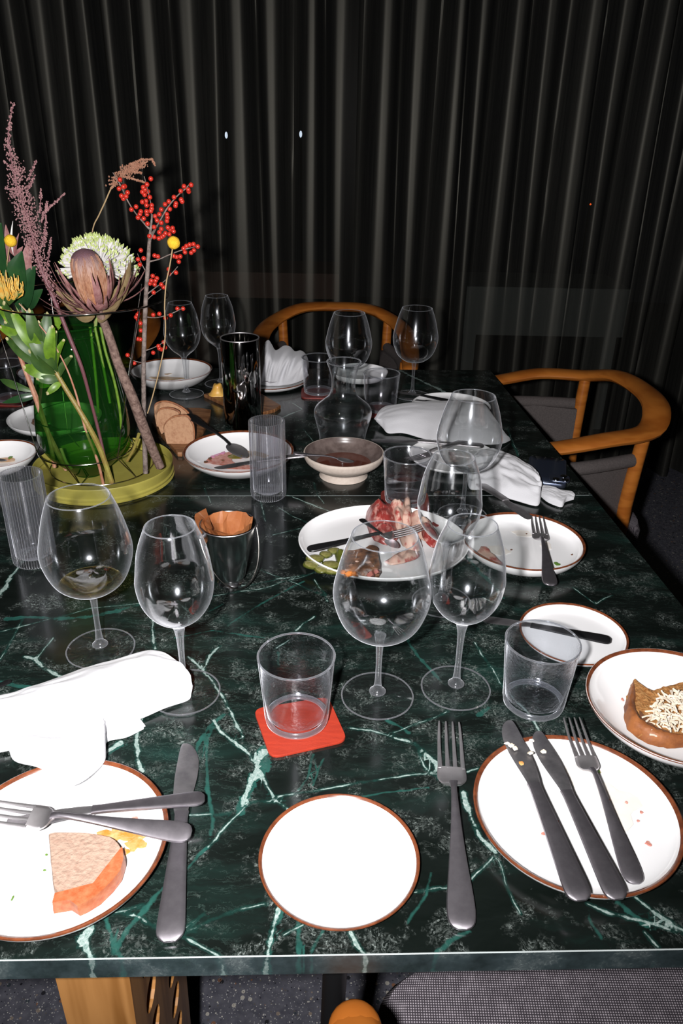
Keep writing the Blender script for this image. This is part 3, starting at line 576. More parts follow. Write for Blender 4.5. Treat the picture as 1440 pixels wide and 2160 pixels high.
def marble_table(name, y0a, y0b, y1a, y1b, label, step, legs):
    """slab whose near edge runs from (xl,y0a) to (xr,y0b) and far edge from y1a to y1b"""
    xl = -1.42; th = .026
    def xr(y): return .4866 - .0718 * (y - 1.376)
    nx, ny = int(1.95 / step), int((y1a - y0a) / step)
    S = np.linspace(0, 1, nx + 1); T = np.linspace(0, 1, ny + 1)
    V = np.zeros((ny + 1, nx + 1, 3))
    for j, t in enumerate(T):
        ymid = y0a + (y1a - y0a) * t; X1 = xr(ymid); X = xl + (X1 - xl) * S
        lo_ = y0a + (y0b - y0a) * (X - xl) / (xr(y0a) - xl); hi_ = y1a + (y1b - y1a) * (X - xl) / (xr(y1a) - xl)
        V[j, :, 0] = X; V[j, :, 1] = lo_ + (hi_ - lo_) * t; V[j, :, 2] = TZ
    top = V.reshape(-1, 3); nt_ = len(top); W = nx + 1
    rim = [i for i in range(W)] + [j * W + nx for j in range(1, ny + 1)] + [ny * W + i for i in range(nx - 1, -1, -1)] + [j * W for j in range(ny - 1, 0, -1)]
    bot = top[rim].copy(); bot[:, 2] -= th
    allv = np.vstack([top, bot]); nr = len(rim)
    F = [(j * W + i, j * W + i + 1, (j + 1) * W + i + 1, (j + 1) * W + i) for j in range(ny) for i in range(nx)]
    F += [(rim[k], nt_ + k, nt_ + (k + 1) % nr, rim[(k + 1) % nr]) for k in range(nr)]
    F.append(tuple(nt_ + k for k in reversed(range(nr))))
    c0 = ((xl + .5) / 2, (y0a + y1a) / 2, 0)
    t = thing(name, c0, label, 'table')
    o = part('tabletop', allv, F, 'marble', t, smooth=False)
    P = allv[:, :2]
    for attr, segs in (('vein_white', VW), ('vein_teal', VT)):
        d = np.full(len(P), .05); vec = np.zeros((len(P), 3)); vec[:, 0] = .05; hwv = np.zeros(len(P)); best = np.full(len(P), .05)
        for (ax, ay, bx, by, hw) in segs:
            dx, dy = bx - ax, by - ay; l2 = dx * dx + dy * dy + 1e-12
            m = (P[:, 0] > min(ax, bx) - .05) & (P[:, 0] < max(ax, bx) + .05) & (P[:, 1] > min(ay, by) - .05) & (P[:, 1] < max(ay, by) + .05)
            if not m.any(): continue
            q = P[m]; s = np.clip(((q[:, 0] - ax) * dx + (q[:, 1] - ay) * dy) / l2, 0, 1)
            ox, oy = q[:, 0] - ax - s * dx, q[:, 1] - ay - s * dy; dd = np.hypot(ox, oy); idx = np.nonzero(m)[0]
            k = (dd - hw) < best[idx]; w_ = idx[k]; best[w_] = (dd - hw)[k]; d[w_] = dd[k]; vec[w_, 0] = ox[k]; vec[w_, 1] = oy[k]; hwv[w_] = hw
        o.data.attributes.new(attr, 'FLOAT_VECTOR', 'POINT').data.foreach_set('vector', vec.astype(np.float32).ravel())
        o.data.attributes.new(attr + '_far', 'FLOAT', 'POINT').data.foreach_set('value', (d - step * .8).astype(np.float32))
        o.data.attributes.new(attr + '_half', 'FLOAT', 'POINT').data.foreach_set('value', hwv.astype(np.float32))
    # narrow arris along the top edge, coloured pale to paint its flash highlight
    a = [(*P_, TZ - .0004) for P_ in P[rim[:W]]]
    part('arris', *tube([tuple(p) for p in np.array(a)[::12]], .0007 if legs[0][0] == 'oak' else .00025, 5, 1, caps=False), 'arris', t, label='chamfered front edge with its highlight coloured pale')
    for kind, lx, ly in legs:
        if kind == 'oak': oak_leg(t, lx, ly)
        else: part('leg', *tube([(lx, ly, TZ - th), (lx - .02, ly - .03, .0)], [.013, .009], 12, 1), 'black', t, label='thin black metal leg')
    return t
def oak_leg(t, x, y):
    w_, dp = .074, .20
    V = []
    for z, k in ((0, .72), (TZ - .026, 1.0)):
        for yy in (y, y + dp):
            for xx in (x - w_ / 2 * k, x + w_ / 2 * k): V.append((xx, yy, z))
    o = part('leg', V, [(0, 2, 3, 1), (4, 5, 7, 6), (0, 1, 5, 4), (2, 6, 7, 3), (0, 4, 6, 2), (1, 3, 7, 5)], 'oak', t, smooth=False, label='oak leg with rows of round holes in its side')
    cut = []
    for j in range(2):
        for i in range(9):
            cut.append(tube([(x - .10, y + .055 + j * .085, .66 - i * .062 - (j % 2) * .03), (x + .10, y + .055 + j * .085, .66 - i * .062 - (j % 2) * .03)], .021, 14, 1))
    cv, cf = merge(*cut)
    c = part('hole_cutter', cv, cf, 'oak', t, smooth=False)
    md = o.modifiers.new('holes', 'BOOLEAN'); md.operation = 'DIFFERENCE'; md.object = c; md.solver = 'EXACT'
    dg = bpy.context.evaluated_depsgraph_get(); me = bpy.data.meshes.new_from_object(o.evaluated_get(dg)); o.modifiers.clear(); o.data = me
    bpy.data.objects.remove(c)
e0 = at(0, 2027); e1 = at(1440, 2004)
sl = (e1[1] - e0[1]) / (e1[0] - e0[0]); slm = (1.519 - 1.488) / .646
yn = lambda x: e0[1] + (x - e0[0]) * sl
ym = lambda x: 1.488 * .9028 + (x + .483 * .9028) * slm
yf0 = at(1028, 781)
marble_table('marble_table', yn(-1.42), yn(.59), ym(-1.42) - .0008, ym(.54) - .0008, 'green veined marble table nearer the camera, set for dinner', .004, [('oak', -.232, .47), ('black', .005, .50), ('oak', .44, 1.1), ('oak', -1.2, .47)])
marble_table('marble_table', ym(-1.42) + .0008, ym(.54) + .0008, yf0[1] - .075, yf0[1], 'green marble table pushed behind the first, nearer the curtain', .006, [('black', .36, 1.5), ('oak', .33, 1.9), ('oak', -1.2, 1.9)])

# ================================================================= CHAIRS
def tub_chair(loc, ang, label, zback=.785, zarm=.70, arme=.26, wd=.30):
    """curved wooden hoop over an upholstered shell; local +y is the front"""
    t = thing('dining_chair', (loc[0], loc[1], 0), label, 'chair', rotz=0)
    ca, sa = cos(ang), sin(ang)
    def W(x, y, z): return (loc[0] + x * ca - y * sa, loc[1] + x * sa + y * ca, z)
    hoop = [(-wd, arme, zarm), (-wd - .01 * min(1, max(0, arme - .08) / .15), arme * .4, zarm + .01), (-wd - .005, -.05, zarm + .03), (-wd * .86, -.17, zback - .03), (-wd * .5, -.225, zback - .003), (0, -.243, zback), (wd * .5, -.225, zback - .003), (wd * .86, -.17, zback - .03), (wd + .005, -.05, zarm + .03), (wd + .01 * min(1, max(0, arme - .08) / .15), arme * .4, zarm + .01), (wd, arme, zarm)]
    V, F = tube([W(*p) for p in hoop], [.016, .019, .020, .021, .022, .022, .022, .021, .020, .019, .016], 14, 5)
    # flatten: wide and thin rail
    A = np.array(V); 
    n = 14
    for k in range(len(V) // n):
        ring = A[k * n:(k + 1) * n]; cz = ring.mean(0); d = ring - cz; d[:, 2] *= .72; d[:, :2] *= 1.55; A[k * n:(k + 1) * n] = cz + d
    part('hoop_rail', A, F, 'oakd', t)
    for sx in (-1, 1): part('arm_end', *ico(W(sx * wd, arme, zarm), .0245, 3, (1, 1.1, .48)), 'oakd', t)
    for sx in (-1, 1):
        part('leg', *tube([W(sx * (wd - .01), arme - .06, zarm), W(sx * (wd - .02), .215, .4), W(sx * (wd - .01), .23, 0)], [.017, .019, .012], 12, 3), 'oakd', t)
        part('leg', *tube([W(sx * (wd - .05), -.17, zback - .03), W(sx * (wd - .06), -.16, .4), W(sx * (wd - .04), -.22, 0)], [.016, .019, .012], 12, 3), 'oakd', t)
        # upholstered side with a rolled top
        V, F = tube([W(sx * (wd - .012), min(.19, arme - .03), zarm - .055), W(sx * (wd - .012), 0, zarm - .05), W(sx * (wd - .05), -.15, zarm - .045)], .017, 10, 4)
        part('side_roll', V, F, 'felt', t)
        sp = []
        for z in (.40, zarm - .055):
            for (x, y) in ((wd - .022, min(.19, arme - .03)), (wd - .004, min(.19, arme - .03)), (wd - .004, 0), (wd - .06, -.15), (wd - .075, -.15), (wd - .022, 0)): sp.append(W(sx * x, y, z))
        part('side_panel', sp, [tuple(range(6)), tuple(range(11, 5, -1))] + [(i, (i + 1) % 6, 6 + (i + 1) % 6, 6 + i) for i in range(6)], 'felt', t, smooth=False)
    # seat: rounded cushion
    V, F = [], []
    pr = [(.96, .385), (1.0, .40), (1.0, .445), (.97, .463), (.90, .470), (.5, .474), (0.001, .475)]
    m = 44
    for s, z in pr:
        for i in range(m):
            a = 2 * pi * i / m; e = .32
            x = (wd - .035) * s * (abs(cos(a)) ** e) * (1 if cos(a) > 0 else -1); y = .245 * s * (abs(sin(a)) ** e) * (1 if sin(a) > 0 else -1) + .01
            V.append(W(x, y, z))
    for k in range(len(pr) - 1):
        for i in range(m): F.append((k * m + i, k * m + (i + 1) % m, (k + 1) * m + (i + 1) % m, (k + 1) * m + i))
    F.append(tuple(reversed(range(m))))
    part('seat', V, F, 'weave', t)
    return t
# far chair behind the table, facing the camera
tub_chair((-.035, 2.58), pi, 'wooden hoop-backed chair at the far side of the table, right of the white crumpled napkin', zback=.795, zarm=.72, wd=.235)
tub_chair((-.90, 2.60), pi, 'wooden hoop-backed chair at the far side, half hidden behind the red berry branch', zback=.795, zarm=.72, wd=.235)
tub_chair((.548, 1.985), pi / 2 + radians(4), 'wooden hoop-backed chair with grey padding at the right edge of the table', zback=.765, zarm=.699, wd=.265, arme=.175)
tub_chair((0.3430, 0.383), radians(5), 'grey woven chair tucked under the near edge of the table', zback=.70, zarm=.665, wd=.318, arme=.06)

# ================================================================= TABLEWARE
def plate(x, y, r, h, label, kind='plate', rim=True, name=None, group=None, ecc=(1, 1), rot=0, z0=0.0):
    t = thing(name or kind, (x, y, TZ + z0), label, kind, group)
    if kind == 'bowl': pr = [(.001, .0), (.40, .0), (.42, .001), (.72, .30 * h / r), (.93, .72 * h / r), (1.0, h / r), (.985, h / r + .012), (.965, h / r - .01), (.90, .70 * h / r), (.68, .27 * h / r), (.42, .11 * h / r), (.001, .095 * h / r)]
    else: pr = [(.001, 0), (.60, 0), (.62, .002), (.86, .22 * h / r), (.965, .62 * h / r), (1.0, h / r), (.99, h / r + .012), (.972, h / r - .004), (.93, .62 * h / r), (.85, .36 * h / r), (.66, .24 * h / r), (.001, .22 * h / r)]
    p = smoothprof([(a * r, b * r) for a, b in pr], 4)
    p = [(max(a, .0005), max(b, 0)) for a, b in p]
    V, F = lathe(p, n=72)
    V = [(v[0] * ecc[0], v[1] * ecc[1], v[2]) for v in V]
    if rot: V = [(v[0] * cos(rot) - v[1] * sin(rot), v[0] * sin(rot) + v[1] * cos(rot), v[2]) for v in V]
    part('dish', V, F, 'porc', t, world=False)
    if rim:
        q = [(1.0035 * r, h + .0 * r), (1.001 * r, h + .0125 * r), (.99 * r, h + .0175 * r), (.975 * r, h + .010 * r), (.958 * r, h - .008 * r), (.962 * r, h - .014 * r), (.985 * r, h - .004 * r), (1.003 * r, h - .004 * r), (1.0035 * r, h)]
        V, F = lathe(q, n=72, capb=False, capt=False); part('rim_glaze', V, F, 'brown', t, world=False, label='brown glazed rim')
    t['zc'] = (.22 * h if kind != 'bowl' else .095 * h)
    return t
def stains(t, mat, lst, z, name='stain', thick=.0005):
    "lst of (u,v,ru,rv) pixels at height z over the table"
    for k, (u, v, ru, rv) in enumerate(lst):
        P = at(u, v, z); s = P[1] and pj(P)[2] / FPX
        rx = ru * s; ry = abs(at(u, v + rv, z)[1] - P[1])
        pts = [(a, b, P[2]) for a, b in blobpoly(P[0], P[1], rx, ry, 16, .7, seed=u * .37 + v * .11)]
        V, F = slab(pts, thick + .0002 * k, bev=.4); part(name, V, F, mat, t)
P_D1 = (at(357, 1746, .02)[0] - .1055, .5345); R_D1 = .1055
plD1 = plate(P_D1[0], P_D1[1], R_D1, .019, 'brown-rimmed dinner plate at the near left with a chunk of bread on it')
d = disc(998, 1445, 1553, 1893, .019); plD2 = plate(d[0], d[1], d[2], .019, 'brown-rimmed dinner plate at the near right carrying two knives and a fork')
d = disc(545, 885, 1679, 1960, .011); SP = plate(d[0], d[1], d[2], .011, 'small empty brown-rimmed side plate at the near edge of the table')
d = disc(1095, 1326, 1271, 1404, .012); SR = plate(d[0], d[1], d[2], .012, 'small brown-rimmed side plate with a butter knife across it')
d = disc(1235, 1635, 1359, 1630, .042); BR = plate(d[0], d[1], d[2], .042, 'brown-rimmed white bowl at the right edge with cheese toast in it', 'bowl')
d = disc(976, 1235, 1082, 1203, .026); PR = plate(d[0], d[1], d[2], .026, 'shallow brown-rimmed dish at the right with a fork hanging over its near rim')
d = disc(629, 990, 1069, 1226, .018); PL = plate(d[0], d[1] + .003, d[2], .018, 'rimless white platter of cured ham and pickles in the middle', rim=False, name='platter', ecc=(1, .90))
PLc = d
d = disc(386, 619, 911, 995, .040); PK = plate(d[0], d[1], d[2], .040, 'dark-rimmed white bowl with pink beetroot stains and a spoon', 'bowl'); PKc = d
d = disc(273, 447, 757, 803, .045); RL = plate(d[0], d[1], d[2], .045, 'dark-rimmed white bowl at the back left behind the berry branch', 'bowl'); RLc = d
d = disc(482, 650, 775, 820, .016); NPc = d; NP = plate(d[0], d[1], d[2], .016, 'white plate under the crumpled napkin behind the steel shaker')
d = disc(700, 818, 770, 797, .022); plate(d[0], d[1], d[2], .022, 'small white dish at the far edge seen behind the carafe neck', rim=False, name='bowl')
d = disc(868, 1035, 831, 880, .013); plate(d[0], d[1], d[2], .013, 'white plate at the back right under two dark knives', rim=False)
d = disc(862, 1050, 932, 990, .012); PNc = d; plate(d[0], d[1], d[2], .012, 'white plate with brown traces, mostly hidden behind the middle glasses', rim=False)
d = disc(13, 215, 846, 914, .020); LPc = d; LP = plate(d[0], d[1], d[2], .020, 'rimless white plate behind the green vase with a strip of dried meat', rim=False)
d = disc(-90, 78, 925, 990, .038); LBc = d; LB = plate(d[0], d[1], d[2], .038, 'dark-rimmed white bowl with orange sauce at the left edge of the picture', 'bowl')
d = disc(35, 150, 768, 797, .032); plate(d[0], d[1], d[2], .032, 'dark-rimmed white bowl at the far left behind the leafy stem', 'bowl')

# stoneware bowl on a foot
d = disc(640, 810, 924, 984, .052); ST = thing('stoneware_bowl', (d[0], d[1], TZ), 'unglazed beige stoneware bowl on a foot, brown glaze inside', 'bowl')
r = d[2]; pr = smoothprof([(.001, .0), (.56 * r, 0), (.58 * r, .003), (.55 * r, .014), (.70 * r, .020), (.93 * r, .034), (1.0 * r, .046), (.995 * r, .052), (.965 * r, .0525)], 4)
part('outside', *lathe([(max(a, .0005), max(b, 0)) for a, b in pr], n=64, capt=False), 'stone', ST, world=False)
pr = smoothprof([(.966 * r, .0524), (.945 * r, .049), (.90 * r, .040), (.75 * r, .029), (.5 * r, .022), (.001, .0215)], 4)
part('inside', *lathe([(max(a, .0005), b) for a, b in pr], n=64, capb=False), 'glaze', ST, world=False, label='dark brown glazed inside')
part('jus', *lathe([(.70 * r, .0265), (.69 * r, .0275), (.0005, .0278)], n=48), 'jus', ST, world=False, label='reddish brown jus in the bottom')
STc = d

# ---- wine glasses
def wine_glass(kind):
    if kind == 'burgundy': outer = [(.0062, .092), (.012, .0935), (.0269, .0976), (.0446, .1127), (.0545, .1351), (.0578, .157), (.0528, .1842), (.0460, .2094), (.0382, .2304)]; H = .2304; fr = .0453
    else: outer = [(.006, .0965), (.0075, .101), (.0142, .1078), (.0303, .1214), (.0415, .1402), (.0457, .1625), (.0446, .1768), (.0396, .2084), (.0292, .2372)]; H = .2372; fr = .0440
    t = thing('wine_glass', (0, 0, 0), 'x', 'glass')
    po = smoothprof(outer, 5); th = .0009
    pi_ = [(max(a - th, .0006), b + (th if a < .03 else 0)) for a, b in reversed(po)]
    prof = [(.0006, outer[0][1] + .0)] + po + [(outer[-1][0] - th / 2, H + .0006)] + pi_ + [(.0005, outer[0][1] + .002)]
    part('cup', *lathe(prof, n=72), 'bowl', t, world=False)
    rz = outer[-1]
    V, F = lathe([(rz[0] + .0007 * cos(a) - th / 2, rz[1] + .0007 * sin(a) + .0003) for a in np.linspace(0, 2 * pi, 9)], n=72, capb=False, capt=False)
    part('lip', V, F, 'lip', t, world=False)
    zb = outer[0][1] + .003
    part('stem', *lathe(smoothprof([(.0072, zb), (.0058, zb - .006), (.0044, zb - .018), (.0036, .055), (.0037, .035), (.0044, .022), (.0062, .014), (.0105, .0085), (.0007, .0070)], 4), n=24), 'stem', t, world=False)
    part('foot', *lathe([(.0006, .0008), (fr * .97, .0008), (fr, .0018), (fr * .985, .0030), (fr * .75, .0040), (fr * .4, .0058), (.010, .0084), (.0006, .0085)], n=72), 'foot', t, world=False)
    V, F = lathe([(fr - .0004 + .0009 * cos(a), .0022 + .0009 * sin(a)) for a in np.linspace(0, 2 * pi, 9)], n=72, capb=False, capt=False)
    part('foot_rim', V, F, 'lip', t, world=False)
    return t
WG = [('burgundy', (-.359, .957), 'round balloon wine glass holding a last sip of white wine, at the left', 'w'),
      ('burgundy', (.055, .861), 'round balloon wine glass directly in front of the ham platter', None),
      ('burgundy', None, 'round balloon wine glass in front of the rolled white napkin at the right', (.223, 1.290)),
      ('burgundy', None, 'round balloon wine glass standing behind the carafe', (.010, 1.919)),
      ('burgundy', None, 'round balloon wine glass at the far right, standing free near the back chair', (.181, 1.988)),
      ('tulip', (-.214, .861), 'tulip wine glass whose foot is under the end of the near rolled napkin', None),
      ('tulip', (.167, .881), 'tulip wine glass beside the balloon glass in front of the platter', None),
      ('tulip', None, 'tulip wine glass in the middle, just left of the napkin with the phone', (.1535, .997)),
      ('tulip', None, 'tulip wine glass in front of the back left bowl', (-.412, 1.965)),
      ('tulip', None, 'tulip wine glass at the back, left of the steel shaker', (-.335, 2.060))]
proto = {}
for kind, pos, lab, ex in WG:
    xy = (pos[0] * .9028, pos[1] * .9028) if pos else ex
    if kind not in proto:
        proto[kind] = wine_glass(kind); o = proto[kind]; o.location = (xy[0], xy[1], TZ); o['label'] = lab; o['group'] = 'stemmed wine glasses'
    else: o = dup(proto[kind], (xy[0], xy[1], TZ), lab, 'stemmed wine glasses')
    if ex == 'w':
        wloc = xy
V, F = lathe(smoothprof([(.0006, .0945), (.012, .0952), (.0255, .0990), (.0375, .1075), (.0372, .1080), (.0006, .1080)], 3), n=48)
o = part('white_wine', [(v[0] + wloc[0], v[1] + wloc[1], v[2] + TZ) for v in V], F, 'wine'); tag(o, 'last sip of pale white wine in the leftmost balloon glass', 'wine')

# ---- tumblers
def tumbler(mat='tumb'):
    t = thing('tumbler', (0, 0, 0), 'x', 'glass')
    H, rt, rb, th = .0938, .0450, .0382, .0016
    o_ = [(.0006, 0), (rb - .006, .0), (rb - .001, .003), (rb + .0005, .009)] + [(rb + (rt - rb) * (z - .009) / (H - .009), z) for z in (.03, .05, .07, .09)] + [(rt, H)]
    i_ = [(rt - th * .5, H + .0008), (rt - th, H), (rb + (rt - rb) * .5 - th, .05), (rb - th * .8, .014), (rb - .006, .0095), (.0006, .009)]
    part('glass_body', *lathe(o_ + i_, n=72), mat, t, world=False)
    V, F = lathe([(rt - th / 2 + .0012 * cos(a), H + .0012 * sin(a)) for a in np.linspace(0, 2 * pi, 9)], n=72, capb=False, capt=False); part('lip', V, F, 'lip', t, world=False)
    V, F = lathe([(rb - .003 + .0028 * cos(a), .0045 + .0040 * sin(a)) for a in np.linspace(0, 2 * pi, 11)], n=72, capb=False, capt=False); part('base_ring', V, F, 'lip', t, world=False)
    return t
TA = (-.054 * .9028, .807 * .9028); CTH = .004
T0 = tumbler(); T0.location = (*TA, TZ + CTH + .0003); T0['label'] = 'empty clear tumbler standing on the bright red coaster'; T0['group'] = 'water tumblers'
t = tumbler('tumbb'); t.location = (.272 * .9028, .855 * .9028, TZ); t['label'] = 'empty bluish tumbler in front of the side plate with the butter knife'; t['group'] = 'water tumblers'
for (u0, u1, v0, v1, lab, z) in ((808.5, 910.6, 941, 980, 'tumbler of water behind the ham platter', CTH), (640, 704, 746, 763, 'tumbler on the coaster left of the carafe', CTH), (767, 843, 778, 797, 'tumbler on the dark coaster right of the carafe', CTH), (-22, 43, 757, 775, 'tumbler on a dark red coaster at the far left edge', CTH)):
    d = disc(u0, u1, v0, v1, .0938 + z); dup(T0, (d[0], d[1], TZ + z + .0003), lab, 'water tumblers')
    rr = .040; ang = rnd.uniform(-.3, .3)
    pts = []
    for i in range(32):
        a = 2 * pi * i / 32; e = .28; x = .046 * abs(cos(a)) ** e * (1 if cos(a) > 0 else -1); y = .046 * abs(sin(a)) ** e * (1 if sin(a) > 0 else -1)
        pts.append((d[0] + x * cos(ang) - y * sin(ang), d[1] + x * sin(ang) + y * cos(ang), TZ + .0002))
    o = part('coaster', *slab(pts, CTH - .0003, bev=.02), 'maroon')
    tag(o, 'square dark red leather coaster under the ' + lab.replace(' on the coaster', '').replace(' on the dark coaster', '').replace(' on a dark red coaster', ''), 'coaster', 'leather coasters')
    if 'water' in lab:
        V, F = lathe([(.0006, .0100), (.031, .0100), (.0362, .0145), (.0395, .0560), (.0402, .0572), (.0006, .0565)], (d[0], d[1], TZ + z + .0003), n=48)
        tag(part('water', V, F, 'water'), 'water half filling the tumbler behind the ham platter', 'water')
# bright red coaster
cp = [at(548, 1494), at(538, 1502), at(534, 1512), at(560, 1587), at(566, 1597), at(578, 1602), at(720, 1570), at(729, 1562), at(730, 1553), at(702, 1503), at(690, 1483), at(675, 1474)]
q = [at(534, 1500), at(570, 1603), at(733, 1566), at(692, 1474)]
pts = []
for i in range(4):
    a, b, c_ = q[i - 1], q[i], q[(i + 1) % 4]
    for s in (0, .25, .5, .75, 1):
        p0 = b + (a - b) * .14; p2 = b + (c_ - b) * .14
        P = (1 - s) ** 2 * p0 + 2 * s * (1 - s) * b + s * s * p2; pts.append((P[0], P[1], TZ + .0002))
RC = part('coaster', *slab(pts, CTH - .0003, bev=.02), 'red'); tag(RC, 'bright red leather coaster with rounded corners under the near tumbler', 'coaster', 'leather coasters')

# ---- ribbed tall glasses
def ribbed():
    t = thing('ribbed_glass', (0, 0, 0), 'x', 'glass')
    H = .1545; rt = .0312; rb = .0318
    o_ = [(.0006, 0), (rb - .006, 0), (rb - .001, .004), (rb, .012), ((rb + rt) / 2, .08), (rt, H - .002), (rt, H)]
    V, F = lathe(o_, n=384, rib=.0024, ribn=48, capt=False)
    n = 384
    k = len(o_)
    V2, F2 = lathe([(rt - .0018, H), (rt - .0024, H - .004), (rt - .0022, .08), (rb - .0030, .018), (rb - .008, .0135), (.0006, .013)], n=n)
    off = len(V); V += V2; F += [tuple(i + off for i in f) for f in F2 if len(f) == 4 or True]
    F += [((k - 1) * n + i, (k - 1) * n + (i + 1) % n, off + (i + 1) % n, off + i) for i in range(n)]
    F = [f for f in F if not (len(f) == n and f[0] >= off and f == tuple(reversed(range(off, off + n))))]
    o = part('glass_body', V, F, 'ribbed', t, world=False)
    o.data.set_sharp_from_angle(angle=radians(80))
    return t
G0 = None
R1p = (-.550 * .9028, 1.214 * .9028); R2p = (-.156 * .9028, 1.503 * .9028)
g = ribbed(); g.location = (*R1p, TZ); g['label'] = 'tall ribbed glass with a little water at the left edge, beside the yellow tray'; g['group'] = 'ribbed glasses'
dup(g, (*R2p, TZ), 'tall empty ribbed glass in front of the pink-stained bowl', 'ribbed glasses')

# ---- carafe of water
cb = at(722, 927); cx, cyy = cb[0], cb[1]
CF = thing('carafe', (cx, cyy, TZ), 'clear glass carafe of water with a flared lip, in the middle', 'carafe')
op = smoothprof([(.0005, .0), (.048, .0), (.0515, .004), (.054, .02), (.0605, .045), (.0645, .064), (.0605, .078), (.045, .092), (.0325, .104), (.0265, .122), (.0268, .142), (.031, .162), (.038, .181)], 4)
ip = [(max(a - .0018, .0005), max(b, .004)) for a, b in reversed(op)]
part('glass_body', *lathe([(max(a, .0005), max(b, 0)) for a, b in op] + ip, n=64), 'carafe', CF, world=False)
V, F = lathe([(.0371 + .0013 * cos(a), .1812 + .0013 * sin(a)) for a in np.linspace(0, 2 * pi, 9)], n=64, capb=False, capt=False); part('lip', V, F, 'lip', CF, world=False)
wp = [(a, b) for a, b in ip if b <= .100][::-1]
V, F = lathe([(max(a - .0006, .0005), b + .0006) for a, b in wp] + [(.0005, wp[-1][1] + .0006)], (cx, cyy, TZ), n=64)
tag(part('water', V, F, 'water'), 'water filling the carafe up to its shoulder', 'water')

# ---- polished steel shaker
sb = at(513, 897); Ysh = sb[1]
hs = atY(511, 712, Ysh)[2] - TZ; rs = 41 * pj(atY(511, 712, Ysh))[2] / FPX
SH = thing('steel_shaker', (sb[0], Ysh, TZ), 'tall mirror-polished steel cylinder standing by the butter board', 'shaker')
part('shell', *lathe([(.0005, 0), (rs - .003, 0), (rs - .0005, .002), (rs, .008), (rs, hs * .5), (rs, hs - .001), (rs - .0005, hs), (rs - .0018, hs), (rs - .002, hs - .002), (rs - .002, .01), (.0005, .01)], n=96), 'chrome', SH, world=False)
V, F = lathe([(rs - .0008 + .0014 * cos(a), hs + .0014 * sin(a)) for a in np.linspace(0, 2 * pi, 9)], n=96, capb=False, capt=False); part('rim', V, F, 'steel', SH, world=False)

# ---- little steel bucket with paper
bb = at(487, 1229); Yb = bb[1]; hb = atY(488, 1105, Yb)[2] - TZ
rt_ = 58 * pj(atY(488, 1105, Yb))[2] / FPX; rf = 24.5 * pj(bb)[2] / FPX; rl = 31 * pj(bb)[2] / FPX
BK = thing('steel_bucket', (bb[0], Yb, TZ), 'small shiny steel bucket lined with crumpled brown paper', 'bucket')
part('pail', *lathe([(.0005, 0), (rf * 1.12, 0), (rf * 1.14, .003), (rf, .006), (rf, .013), (rl, .015), (rl + (rt_ - rl) * .5, .015 + (hb - .015) * .5), (rt_, hb), (rt_ + .0012, hb + .001), (rt_ - .0008, hb + .0015), (rt_ - .0014, hb), (rl + (rt_ - rl) * .5 - .001, .015 + (hb - .015) * .5), (rl - .001, .018), (.0005, .018)], n=72), 'satin', BK, world=False)
V, F = lathe([(rt_ + .0012 * cos(a), hb + .0012 * sin(a)) for a in np.linspace(0, 2 * pi, 9)], n=72, capb=False, capt=False); part('rim', V, F, 'steel', BK, world=False)
hp = []
for i in range(15):
    a = radians(-25) ; s = i / 14; th = pi * s
    x = (rt_ + .004) * cos(th); dn = sin(th) * (hb * .80)
    yv = -.014 * sin(th) - .012 * sin(th); X = x * cos(radians(22)) - yv * sin(radians(22)) ; Y = x * sin(radians(22)) + yv * cos(radians(22))
    yy = -(rt_ + .006) * sin(th) * .95
    X = x * cos(radians(28)) - yy * sin(radians(28)); Y = x * sin(radians(28)) + yy * cos(radians(28))
    hp.append((bb[0] + X, Yb + Y, TZ + hb - .012 - dn * .93))
part('handle', *tube(hp, .0013, 8, 2), 'wire', BK)
for sgn in (1, -1):
    ex = (bb[0] + sgn * (rt_ + .001) * cos(radians(28)), Yb + sgn * (rt_ + .001) * sin(radians(28)), TZ + hb - .012)
    part('ear', *ico(ex, .0055, 2, (1, 1, .8)), 'steel', BK)
def crumpled():
    n = 30; V, F = [], []; rr = random.Random(4)
    lv = [(.30, .30), (.52, .42), (.70, .66), (.84, .88), (.965, 1.04)]
    for k, (q_, z) in enumerate(lv):
        for i in range(n):
            a = 2 * pi * (i + .5 * (k % 2) + rr.uniform(-.25, .25)) / n
            big = noise.noise(Vector((cos(a) * 1.6, sin(a) * 1.6, 3 + k * .25)))
            R_ = (rt_ - .0030) * (q_ * (1 + (.34 if k < 4 else .07) * big + rr.uniform(-.05, .05) * (k < 4)))
            R_ = min(R_, (rt_ - .003) * (.62 + .36 * z)); zz = hb * (z + (.05 * big + rr.uniform(-.02, .03) if k == 4 else rr.uniform(-.05, .05)))
            V.append((R_ * cos(a), R_ * sin(a), zz))
    for k in range(4):
        for i in range(n):
            j = (i + 1) % n; F.append((k * n + i, k * n + j, (k + 1) * n + i)); F.append((k * n + j, (k + 1) * n + j, (k + 1) * n + i))
    F.append(tuple(reversed(range(n)))); return V, F
V, F = crumpled(); PPm = part('paper_liner', [(v[0] + bb[0], v[1] + Yb, v[2] + TZ) for v in V], F, 'paper', loc=(bb[0], Yb, TZ), smooth=False); tag(PPm, 'crumpled copper-brown paper lining the little steel bucket', 'paper')
fl = [at(410, 1090, hb * .98), at(432, 1078, hb * 1.02), at(446, 1120, hb * .99), at(440, 1143, hb * .80), at(424, 1152, hb * .70), at(414, 1120, hb * .85)]
V = [tuple(p) for p in fl] + [tuple(p + np.array([.001, .004, .003])) for p in fl]
part('paper_corner', V, [(0, 1, 2), (0, 2, 5), (2, 3, 5), (3, 4, 5)] + [(7, 6, 8), (8, 6, 11), (9, 8, 11), (10, 9, 11)] + [(i, 6 + i, 6 + (i + 1) % 6, (i + 1) % 6) for i in range(6)], 'paper', PPm, smooth=False)

